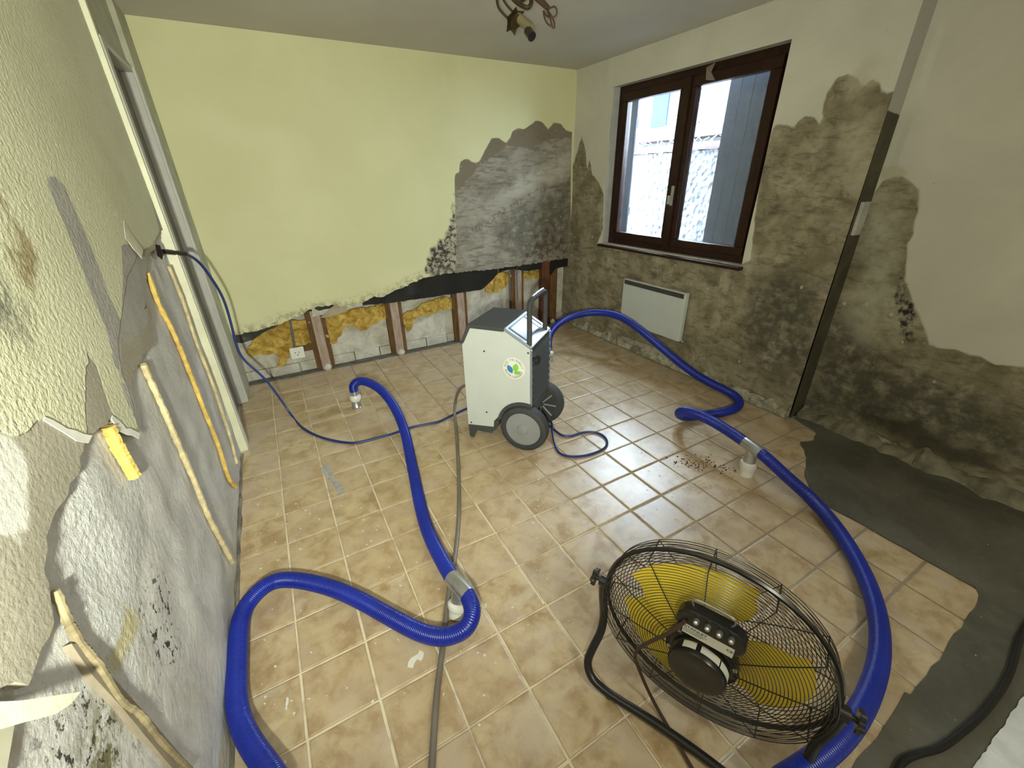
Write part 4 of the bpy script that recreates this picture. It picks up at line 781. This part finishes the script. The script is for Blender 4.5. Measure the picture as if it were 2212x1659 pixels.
# sloped control panel
e = Vector((1.92-1.19, 3.06-3.49)); L_ = e.length; e.normalize(); nn = Vector((-e.y, e.x))
def cp(s, w, h): return mp(1.19+e.x*s+nn.x*h, w, 3.49+e.y*s+nn.y*h)
def cbox(mb, s0, s1, w0, w1, h0, h1):
    mb.add([cp(s, w, h) for h in (h0, h1) for s, w in ((s0, w0), (s1, w0), (s1, w1), (s0, w1))], [(0, 3, 2, 1), (4, 5, 6, 7), (0, 1, 5, 4), (1, 2, 6, 5), (2, 3, 7, 6), (3, 0, 4, 7)])
b = MB(); cbox(b, -.02, L_+.02, .02, WD-.02, -.04, .05); pn = b.build('control_panel', CHROME, dh, bevel=.025, label='bright sloped control panel')
b = MB(); cbox(b, .10, .60, .22, 1.2, .05, .06); b.build('display', CHROME, pn)
b = MB()
for s0, s1, w0, w1 in ((.06, .10, .16, 1.5), (.60, .64, .16, 1.5), (.06, .64, .16, .20), (.06, .64, 1.22, 1.26), (.06, .64, 1.46, 1.5)): cbox(b, s0, s1, w0, w1, .05, .066)
b.build('panel_trim', SCREW, pn)
# front grille with louvres
fr = MB(); fr.add([mp(1.93, w, z) for w, z in ((.06, 1.0), (WD-.06, 1.0), (WD-.06, 3.0), (.06, 3.0))]+[mp(1.88, w, z) for w, z in ((.06, 1.0), (WD-.06, 1.0), (WD-.06, 3.0), (.06, 3.0))], [(0, 1, 2, 3), (4, 7, 6, 5), (0, 4, 5, 1), (1, 5, 6, 2), (2, 6, 7, 3), (3, 7, 4, 0)])
fg = fr.build('front_grille', DARKG, dh)
for k in range(9):
    z = 1.2+k*.2; b = MB(); b.add([mp(1.93, w, z+dz) for w, dz in ((.15, 0), (WD-.12, 0), (WD-.12, .12), (.15, .12))]+[mp(1.99, w, z-.02) for w in (.15, WD-.12)]+[mp(1.93, w, z-.02) for w in (.15, WD-.12)], [(0, 1, 2, 3), (3, 2, 5, 4), (4, 5, 7, 6), (0, 3, 4), (1, 5, 2)])
    b.build('louvre', DARKG, fg)
for w in (.03, WD-.03):
    b = MB(); b.prism([(1.90, 1.4), (1.96, 1.4), (1.96, 3.02), (1.90, 3.05)], lambda u, v, w_: mp(u, w_, v), w-.03, w+.03); b.build('edge_strip', CHROME, dh, bevel=.008)
# handle
hp = [mp(1.86, .10, 2.75), mp(1.86, .10, 3.4), mp(1.86, .10, 3.95), mp(1.86, .12, 4.14), mp(1.85, .26, 4.24), mp(1.85, .80, 4.26), mp(1.85, 1.24, 4.24), mp(1.86, 1.38, 4.14), mp(1.86, 1.40, 3.95), mp(1.86, 1.40, 3.4), mp(1.86, 1.40, 2.75)]
b = MB(); b.tube(hp, .066, 10, sub=6); b.build('handle', RUBBER, dh, smooth=True)
b = MB(); b.tube([mp(1.85, .35, 4.32), mp(1.85, .8, 4.335), mp(1.85, 1.2, 4.32)], .03, 6); b.build('grip_strip', CHROME, dh, smooth=True)
b = MB(); c_ = mp(1.96, .10, 2.74); b.lathe(c_, tuple(D1), [(.05, 0), (.05, .06), (.11, .07), (.11, .16), (.07, .19)], 10); b.build('knob', BLACKM, dh)
# wheels
for wc, sg, lab in ((-.15, -1, None), (WD+.15, 1, None)):
    cc = mp(1.74, wc, .69); ax = WW*sg
    b = MB(); b.lathe(cc-ax*.34, tuple(ax), [(.50, .0), (.62, .0), (.68, .04), (.69, .10), (.69, .24), (.67, .30), (.60, .34), (.53, .33), (.50, .28)], 36); wh = b.build('wheel', RUBBER, dh, smooth=True)
    b = MB(); b.lathe(cc-ax*.34, tuple(ax), [(.04, .02), (.53, .02), (.53, .27), (.50, .30), (.16, .315), (.14, .35), (.06, .37), (.01, .37)], 30); b.build('wheel_hub', HUBG, wh, smooth=True)
    b = MB()
    for k in range(8):
        t = k*math.pi/4; dr = D1*math.cos(t)+Vector((0, 0, 1))*math.sin(t); b.cyl(cc-ax*.33+dr*.1, cc-ax*.33+dr*.5, .03, 6)
    b.build('spoke', HUBG, wh)
# round sticker with its lettering on the side panel
sc = Vector((1.46, 2.46))
def sp(x, y, h=.008): return mp(sc.x+x, -h, sc.y+y)
b = MB(); n = 40; b.add([sp(.31*math.cos(2*math.pi*k/n), .31*math.sin(2*math.pi*k/n), .004) for k in range(n)]+[sp(.31*math.cos(2*math.pi*k/n), .31*math.sin(2*math.pi*k/n), -.004) for k in range(n)], [tuple(range(n)), tuple(range(2*n-1, n-1, -1))]+[(k, k+n, (k+1) % n+n, (k+1) % n) for k in range(n)])
stk = b.build('sticker', WHITEP, dh, label='round white eco sticker with leaves')
b = MB()
def arc_text(txt, R, a0, step, flip=1, size=.085):
    for k, ch in enumerate(txt):
        if ch == ' ': continue
        vs, fs = text_mesh(ch, size); t = a0-step*k*flip
        up = Vector((math.cos(t), math.sin(t)))*flip; rt = Vector((up.y, -up.x)); o2 = Vector((math.cos(t), math.sin(t)))*R
        b.add([sp(*(o2+rt*x+up*y), .009) for x, y, z in vs], fs)
arc_text('ECO·FRIENDLY', .245, math.radians(168), math.radians(14.2))
arc_text('REFRIGERANT', .245, math.radians(200), math.radians(14.2), -1)
b.build('lettering', plain('grey_ink', (.16, .19, .17), .6, .2), stk)
def leaf(cx, cy, L2, Wd, ang):
    pts = []
    for t in np.linspace(0, 1, 9): pts.append((t*L2, Wd*math.sin(math.pi*t)**.8))
    for t in np.linspace(1, 0, 9)[1:-1]: pts.append((t*L2, -Wd*math.sin(math.pi*t)**.8))
    return [(cx+x*math.cos(ang)-y*math.sin(ang), cy+x*math.sin(ang)+y*math.cos(ang)) for x, y in pts]
for (args, mt) in (((-.04, -.14, .26, .075, math.radians(120)), BLUEINK), ((.03, -.08, .24, .08, math.radians(78)), GREENINK), ((.0, -.13, .21, .055, math.radians(14)), GREENINK)):
    P = leaf(*args); b = MB(); b.add([sp(x, y, .009+.001*(mt is GREENINK)+.004*args[2]) for x, y in P], [tuple(range(len(P)))]); b.build('printed_leaf', mt, stk)
for d, z in ((.62, 2.84), (.60, .97), (.08, .52), (1.86, 2.95)):
    b = MB(); b.lathe(mp(d, 0, z), tuple(-WW), [(.028, 0), (.028, .008), (.012, .014)], 8); b.build('screw', SCREW, dh)

# ------------------------------------------------------------------ hoses, nozzles, tees
HR = .138
def hose_obj(pts, label, name='vacuum_hose', r=HR, mat=HOSE, ribs=True, seg=16):
    P = relax(smooth_path(pts, 5), 4)
    b = MB(); b.tube(P, r, seg, rib=.045 if ribs else 0, pitch=.034 if ribs else 0, sub=2)
    return tag(b.build(name, mat, smooth=True), label, 'hose', 'blue ribbed drying hoses' if ribs else None)
hose_obj(HOSE_L1, 'blue ribbed hose from the floor nozzle near the yellow wall to the steel tee')
hose_obj(HOSE_L2, 'blue ribbed hose curling from the left steel tee along the bare plaster wall')
hose_obj(HOSE_R1, 'blue ribbed hose arching under the window from behind the dehumidifier')
hose_obj(HOSE_R2, 'blue ribbed hose sweeping past the fan and the cement patch')
def nozzle(c, label, top, rr=.155):
    r = root('floor_nozzle', (c[0], c[1], 0), label, 'nozzle', 'nozzles in the floor')
    C0 = Vector((c[0], c[1], 0)); T = Vector(top)
    ax = (T-C0).normalized(); Lg = (T-C0).length
    b = MB(); b.lathe(C0, tuple(ax), [(rr*.98, -.005), (rr*1.05, .04), (rr*.95, .06), (rr*.95, Lg*.55)], 18); b.build('socket_pipe', GALV if rr > .15 else PVC, r, smooth=True)
    b = MB(); b.lathe(C0+ax*Lg*.42, tuple(ax), [(rr*.98, 0), (rr*1.25, Lg*.14), (rr*1.25, Lg*.26), (rr*1.08, Lg*.34), (rr*.9, Lg*.36)], 18); b.build('reducer', PVC, r, smooth=True)
    b = MB(); b.lathe(C0+ax*Lg*.7, tuple(ax), [(rr*.85, 0), (rr*.85, Lg*.34)], 18); b.build('hose_tail', GALV, r, smooth=True)
    return r
nozzle((2.50, 1.40), 'nozzle with white collar standing in the tiles near the yellow wall', HOSE_L1[0])
nozzle((10.36, 1.30), 'white collared nozzle in the tiles behind the dehumidifier', HOSE_R1[0])
def tee(a, c, foot, label, r=.15):
    A_, C_ = Vector(a), Vector(c); mid = A_.lerp(C_, .5); F = Vector(foot)
    t = root('tee_connector', (F.x, F.y, 0), label, 'connector', 'steel tee connectors')
    ext = (C_-A_).normalized()*.06
    b = MB(); b.lathe(A_-ext, tuple(C_-A_), [(r*.98, 0), (r, .02), (r, (C_-A_).length+.10), (r*.98, (C_-A_).length+.12)], 22); b.build('tee_body', GALV, t, smooth=True)
    ax = (F-mid).normalized(); Lg = (F-mid).length
    b = MB(); b.lathe(mid, tuple(ax), [(r*.95, 0), (r*.95, Lg*.62)], 18); b.build('tee_leg', GALV, t, smooth=True)
    b = MB(); b.lathe(mid+ax*Lg*.5, tuple(ax), [(r*1.0, 0), (r*1.28, .03), (r*1.28, Lg*.17), (r*1.15, Lg*.26), (r*1.1, Lg*.30)], 18); b.build('reducer', PVC, t, smooth=True)
    b = MB(); b.lathe(mid+ax*Lg*.78, tuple(ax), [(r*1.08, 0), (r*1.08, Lg*.22)], 18); b.build('socket_pipe', PVC, t, smooth=True)
tee(HOSE_L1[-1], HOSE_L2[0], (2.52, -7.36, 0), 'steel tee on a white collar at the sharp bend of the left hose')
tee(HOSE_R1[-1], HOSE_R2[0], (10.43, -7.56, 0), 'steel tee on a white collar beside the cement patch')

# ------------------------------------------------------------------ cables
CABLE_LOOP = [(7.22, -2.80, .04), (7.40, -3.0, .04)]+CABLE_LOOP[2:-2]+[(7.55, -2.95, .10), (7.36, -2.72, .10)]
c = root('power_cable', CABLE[0], 'thin blue power cable hanging from the door casing to the dehumidifier', 'cable')
b = MB(); b.tube(relax(smooth_path(CABLE, 5), 3), .036, 8, sub=2); b.build('cord', CABLEB, c, smooth=True)
b = MB(); p0, p1 = Vector(CABLE[0]), Vector(CABLE[1]); b.tube([p0-(p1-p0)*.5, p0, p1], .055, 8); b.build('black_sleeve', CABLEK, c, smooth=True)
b = MB(); b.tube(relax(smooth_path(CABLE_LOOP, 5), 2), .034, 8, sub=2); tag(b.build('power_cable', CABLEB, smooth=True), 'loop of blue cable on the tiles beside the dehumidifier wheel', 'cable')
hose_obj(DRAIN, 'thin grey brown drain hose running from the dehumidifier down the room', 'drain_hose', .05, DRAINM, False, 10)
b = MB(); b.tube(relax(smooth_path(BLACK_CABLE, 5), 2), .043, 10, sub=2); tag(b.build('extension_cable', CABLEK, smooth=True), 'thick black cable lying across the grey cement', 'cable')

# ------------------------------------------------------------------ floor fan
FC = Vector((4.80, -10.36, 1.66)); ang, psi = -1.155, -.044
FA = Vector((math.cos(ang), math.sin(ang), 0)); FH = Vector((-math.sin(ang), math.cos(ang), 0)); FM = -math.cos(psi)*FH+math.sin(psi)*Vector((0, 0, 1)); FY = FM.cross(FA)
def fp(x, y, m): return FC+FA*x+FY*y+FM*m
fan = root('floor_fan', (FC.x, FC.y, 0), 'large black drum fan with yellow blades on a tube stand', 'fan')
R_ = 1.33
def dome(R, s): return s*(.20+.14*(1-(R/R_)**2))
def grille(s, rin, name, label=None):
    b = MB(); n = 27
    for k in range(n):
        R = rin+(R_-rin)*(k/(n-1)); b.torus(fp(0, 0, dome(R, s)), FA, FY, R, .0052, 64, 4)
    for k in range(12):
        t = 2*math.pi*k/12+.12; dr = lambda R: fp(R*math.cos(t), R*math.sin(t), dome(R, s)-.015*s)
        b.tube([dr(rin-.03), dr((rin+R_)/2), dr(R_)], .0068, 4, sub=4)
    o = b.build(name, BLACKM, fan, smooth=True); o['kind'] = 'stuff'
    return o
grille(1, .40, 'rear_grille'); grille(-1, .22, 'front_grille')
b = MB()
for k in range(9): b.torus(fp(0, 0, -.20+.05*k), FA, FY, R_+.008*math.sin(k*1.1), .0062, 72, 4)
for k in range(12):
    t = 2*math.pi*k/12+.12; b.tube([fp(R_*math.cos(t), R_*math.sin(t), -.2), fp(R_*math.cos(t), R_*math.sin(t), .2)], .011, 4, sub=2)
o = b.build('drum_wires', BLACKM, fan, smooth=True); o['kind'] = 'stuff'
b = MB(); b.torus(fp(0, 0, 0.0), FA, FY, R_+.02, .030, 72, 6); b.build('clamp_ring', BLACKM, fan, smooth=True)
for k in range(3):
    t0 = math.radians(112)+k*2*math.pi/3; b = MB(); nu, nv = 7, 9; vs = []
    for i in range(nu):
        rr = .24+(1.13-.24)*i/(nu-1); wdt = math.radians(114)*(.72+.28*math.sin(math.pi*min(1, i/(nu-1)+.15)))
        for j in range(nv):
            q = j/(nv-1)-.5; t = t0+q*wdt
            vs.append(fp(rr*math.cos(t), rr*math.sin(t), -.02+q*.24*(1.1-.4*i/(nu-1))))
    fs = [(i*nv+j, (i+1)*nv+j, (i+1)*nv+j+1, i*nv+j+1) for i in range(nu-1) for j in range(nv-1)]
    b.add(vs, fs); n = len(vs); b.add([Vector(q)-FM*.012 for q in vs], [tuple(reversed(f)) for f in fs])
    b.build('blade', YBLADE, fan, smooth=True)
b = MB(); b.lathe(fp(0, 0, -.16), tuple(FM), [(.10, 0), (.26, .02), (.28, .06), (.28, .20)], 24); b.build('hub', HUBG, fan, smooth=True)
b = MB(); b.lathe(fp(0, 0, .18), tuple(FM), [(.42, 0), (.42, .09), (.36, .12), (.33, .12), (.33, .30), (.315, .335), (.24, .345), (.10, .32), (.02, .32)], 36); mot = b.build('motor', BLACKM, fan, smooth=True)
def band(a0, a1, r, m0, m1, name, parent, mat=LABEL):
    b = MB(); ts = np.linspace(math.radians(a0), math.radians(a1), 10); n = len(ts)
    b.add([fp(r*math.cos(t), r*math.sin(t), m) for m in (m0, m1) for t in ts], [(i, i+1, n+i+1, n+i) for i in range(n-1)])
    return b.build(name, mat, parent, smooth=True)
band(12, 50, .334, .36, .45, 'motor_label', mot); band(53, 92, .334, .36, .45, 'motor_label', mot); band(101, 128, .334, .36, .45, 'motor_label', mot)
for t in np.linspace(0, 2*math.pi, 7)[:-1]:
    b = MB(); b.lathe(fp(.38*math.cos(t+.3), .38*math.sin(t+.3), .27), tuple(FM), [(.03, 0), (.03, .03), (.012, .04)], 8); b.build('bolt', GALV, mot)
# switch box
st = [(-.15+.2*math.cos(t), .69+.2*math.sin(t)) for t in np.linspace(math.pi/2, 3*math.pi/2, 9)]+[(.19+.2*math.cos(t), .69+.2*math.sin(t)) for t in np.linspace(-math.pi/2, math.pi/2, 9)]
b = MB(); b.prism(st, lambda u, v, w: fp(u, v, w), .27, .42); box = b.build('switch_box', BLACKM, fan, bevel=.02)
b = MB(); b.add([fp(x, y, .424) for x, y in ((-.25, .49), (.29, .49), (.29, .645), (-.25, .645))]+[fp(x, y, .41) for x, y in ((-.25, .49), (.29, .49), (.29, .645), (-.25, .645))], [(0, 1, 2, 3), (4, 7, 6, 5), (0, 4, 5, 1), (1, 5, 6, 2), (2, 6, 7, 3), (3, 7, 4, 0)]); b.build('type_label', LABEL, box, label='white type label with black lettering')
b = MB()
for txt, x0, y0, sz in (('STANLEY', -.235, .612, .052), ('CE', .215, .585, .05)):
    vs, fs = text_mesh(txt, sz, 'LEFT'); b.add([fp(x0+x*1.15, y0+y, .427) for x, y, z in vs], fs)
for k in range(3): b.add([fp(x, .57-.022*k+dy, .427) for x, dy in ((-.24, 0), (.02-.03*k, 0), (.02-.03*k, .006), (-.24, .006))], [(0, 1, 2, 3)])
b.build('lettering', INK, box)
for k in range(4):
    b = MB(); b.lathe(fp(-.13+.12*k, .80, .42), tuple((FM+FY*.5).normalized()), [(.030, 0), (.034, .02), (.034, .06), (.024, .09), (.005, .10)], 12); b.build('switch_knob', GALV, box, smooth=True)
b = MB(); b.tube([fp(-.22, .86, .30), fp(-.2, .95, .30), fp(0, .97, .30), fp(.2, .95, .30), fp(.22, .86, .30)], .014, 6); b.box((0, 0, -1), (0.001, .001, -.999)) if False else None; b.build('box_bracket', GALV, box, smooth=True)
b = MB(); b.tube(relax(smooth_path(FAN_CORD, 5), 1), .024, 8, sub=2); b.build('power_cord', BROWNC, fan, smooth=True)
# tube stand
def fs_(x, m, z): return Vector((FC.x, FC.y, 0))+FA*x-FH*m+Vector((0, 0, z))
def arm(s): return [fs_(s*1.42, .0, 1.66), fs_(s*1.40, .0, 1.35), fs_(s*1.34, .03, 1.0), fs_(s*1.32, .14, .74), fs_(s*1.36, .28, .50), fs_(s*1.37, .40, .30), fs_(s*1.26, .48, .16), fs_(s*1.05, .50, .10), fs_(s*.8, .49, .085)]
path = arm(-1)+[fs_(-.3, .46, .085), fs_(.3, .46, .085)]+arm(1)[::-1]
b = MB(); b.tube(relax(smooth_path(path, 8), 3), .062, 12, sub=2); b.build('stand_tube', BLACKM, fan, smooth=True)
for s in (-1, 1):
    b = MB(); b.cyl(fp(s*1.33, 0, 0), fp(s*1.46, 0, 0), .085, 14); b.cyl(fp(s*1.46, 0, 0), fp(s*1.52, 0, 0), .035, 10)
    pv = b.build('pivot', BLACKM, fan, smooth=True)
    b = MB()
    pts = [(.115*(1+.22*math.cos(5*t))*math.cos(t), .115*(1+.22*math.cos(5*t))*math.sin(t)) for t in np.linspace(0, 2*math.pi, 31)[:-1]]
    b.prism(pts, lambda u, v, w: fp(s*w, u, v), 1.52, 1.58); b.build('clamp_knob', BLACKM, pv, bevel=.01)
    b = MB(); b.lathe(fs_(s*.95, .49, 0), (0, 0, 1), [(.05, 0), (.055, .03), (.05, .05)], 10); b.build('rubber_foot', RUBBER, fan)

# ------------------------------------------------------------------ remains of the ceiling lamp
HX = (4.9, -4.8)
cl = root('ceiling_lamp', (HX[0], HX[1], 11.0), 'stripped brass ceiling lamp with dangling wires and bare socket', 'lamp')
def hp2(px, py, dist):   # a point on the lamp laid out around its hook
    return (px, py, dist)
b = MB(); tx, ty, tz = LAMP_TOP; b.lathe((tx, ty, 11.0), (0, 0, -1), [(.32, 0), (.30, .06), (.14, .14), (.05, .18), (.05, 11.0-tz), (.11, 11.02-tz), (.11, 11.12-tz), (.03, 11.18-tz)], 16); b.build('ceiling_rose', BRASS, cl, smooth=True)
for P, r_ in ((LAMP_ARM_A, .024), (LAMP_ARM_B, .022), (LAMP_ARM_C, .042)):
    b = MB(); b.tube([(tx, ty, tz-.05)]+P, r_, 8); b.build('arm', BRASS, cl, smooth=True)
b = MB(); P, Q = Vector(LAMP_CUP[0]), Vector(LAMP_CUP[1]); ax = (Vector(LAMP_TUBE[1])-Vector(LAMP_TUBE[0])).normalized(); c0 = P.lerp(Q, .5)
for k in range(6):
    t = k*math.pi/3; u = ax.orthogonal().normalized(); v = ax.cross(u); d = u*math.cos(t)+v*math.sin(t); e2 = ax.cross(d)
    b.add([c0-ax*.05, c0+d*.12-e2*.09, c0+d*.24+ax*.05, c0+d*.12+e2*.09], [(0, 1, 2, 3)]); b.add([c0-ax*.06, c0+d*.12-e2*.09-ax*.012, c0+d*.24+ax*.04, c0+d*.12+e2*.09-ax*.012], [(3, 2, 1, 0)])
b.lathe(c0-ax*.06, tuple(ax), [(.05, 0), (.11, .05), (.13, .12)], 12)
b.build('drip_pan', BRASS, cl)
b = MB(); b.cyl(LAMP_TUBE[0], LAMP_TUBE[1], .085, 16); b.build('candle_tube', IVORY, cl, smooth=True)
b = MB(); b.cyl(LAMP_CAP[0], LAMP_CAP[1], .085, 16); b.build('bulb_socket', BLACKM, cl, smooth=True)
for P in (LAMP_WIRE_A, LAMP_WIRE_B):
    b = MB(); b.tube(P, .016, 6); b.build('loose_wire', BROWNC, cl, smooth=True)
b = MB(); b.cyl(LAMP_PLATE[0], LAMP_PLATE[1], .07, 8, .05); b.build('terminal_block', BROWNC, cl, smooth=True)

b = MB(); r4 = random.Random(21)
for k in range(120):
    t = r4.random(); x = 9.35+1.05*t+r4.gauss(0, .14); y = -6.25-.95*t+r4.gauss(0, .16); q = r4.uniform(.006, .024)
    P = [(x-q, y-q*.7), (x+q*.8, y-q), (x+q, y+q*.8), (x-q*.6, y+q)]
    b.add([(u, v, .001) for u, v in P]+[(u*.5+x*.5, v*.5+y*.5, .002+q*.7) for u, v in P], [(4, 5, 6, 7), (0, 1, 5, 4), (1, 2, 6, 5), (2, 3, 7, 6), (3, 0, 4, 7)])
o = b.build('soil_crumbs', plain('soil', (.07, .035, .025), .95, .1)); o['kind'] = 'stuff'; tag(o, 'dark soil crumbs on the tiles by the right steel tee', 'crumbs')
P = ragged([(.98, -1.55), (1.2, -1.5), (1.22, -2.0), (1.32, -2.5), (1.36, -2.95), (1.2, -3.0), (1.14, -2.5), (1.08, -2.0)], .08, .05, 16)
b = MB(); b.prism([(p.x, p.y) for p in P], lambda u, v, w: (u, v, w), .0015, .004); tag(b.build('adhesive_smear', plain('grey_smear', (.36, .35, .33), .8, .2, var=.2, nscale=40)), 'grey adhesive streak on the tiles left of the hose', 'smear')
# ------------------------------------------------------------------ crumbs on the tiles
b = MB(); r3 = random.Random(9)
spots = [(-.7, -2), (-.5, -4), (-.8, -5), (.5, -3.5), (1.5, -4), (2, -6), (3, -8), (4, -7), (0.2, -7.5), (1.4, -8.2), (5, -6), (3.2, -5), (8.5, -7.2), (8.8, -7.0), (6.5, -5), (-.6, -7)]
for k in range(230):
    cx, cy = r3.choice(spots); x = cx+r3.gauss(0, .55); y = cy+r3.gauss(0, .55)
    if x < -.95 or x > 13.8: continue
    q = r3.uniform(.008, .022); t = r3.uniform(0, 6.28); u = Vector((math.cos(t), math.sin(t))); v = Vector((-u.y, u.x))*r3.uniform(.4, 1)
    P = [(x+q*(u.x*a+v.x*c), y+q*(u.y*a+v.y*c)) for a, c in ((-1, -1), (1, -.8), (.8, 1), (-.9, .7))]
    b.add([(x1, y1, .002) for x1, y1 in P]+[(x1, y1, .002+q*.5) for x1, y1 in P], [(4, 5, 6, 7), (0, 1, 5, 4), (1, 2, 6, 5), (2, 3, 7, 6), (3, 0, 4, 7)])
o = b.build('plaster_crumbs', plain('crumb', (.66, .64, .57), .9, .2)); o['kind'] = 'stuff'; tag(o, 'tiny pale plaster crumbs scattered over the tiles', 'crumbs')
for (x, y, L2, t, w, nm, lab) in ((-.215, -7.37, .17, 1.4, .035, 'plaster_flake', 'long cream flake on the tile beside the left hose curve'), (2.5, -6.95, .12, .6, .03, 'plaster_flake', 'white flake on the joint next to the left steel tee'), (8.05, -8.0, .0, 0, 0, None, None)):
    if nm is None: continue
    P = ragged([(-L2/2, -w/2), (L2/2, -w/3), (L2/2, w/2), (-L2/2, w/3)], .04, .008, int(x*10)); ca, sa = math.cos(t), math.sin(t)
    b = MB(); b.prism([(x+p.x*ca-p.y*sa, y+p.x*sa+p.y*ca) for p in P], lambda u, v, w_: (u, v, w_), .003, .016); tag(b.build(nm, WHITEP), lab, 'flake', 'plaster flakes on the tiles')
P = ragged([(1.49, -7.77), (1.58, -7.66), (1.74, -7.61), (1.79, -7.68), (1.71, -7.79), (1.66, -7.73), (1.56, -7.83)], .05, .03, 6)
b = MB(); b.prism([(p.x, p.y) for p in P], lambda u, v, w: (u, v, w), .002, .007); tag(b.build('plaster_smear', WHITEP), 'white plaster smear on the tile below the left hose bend', 'smear')
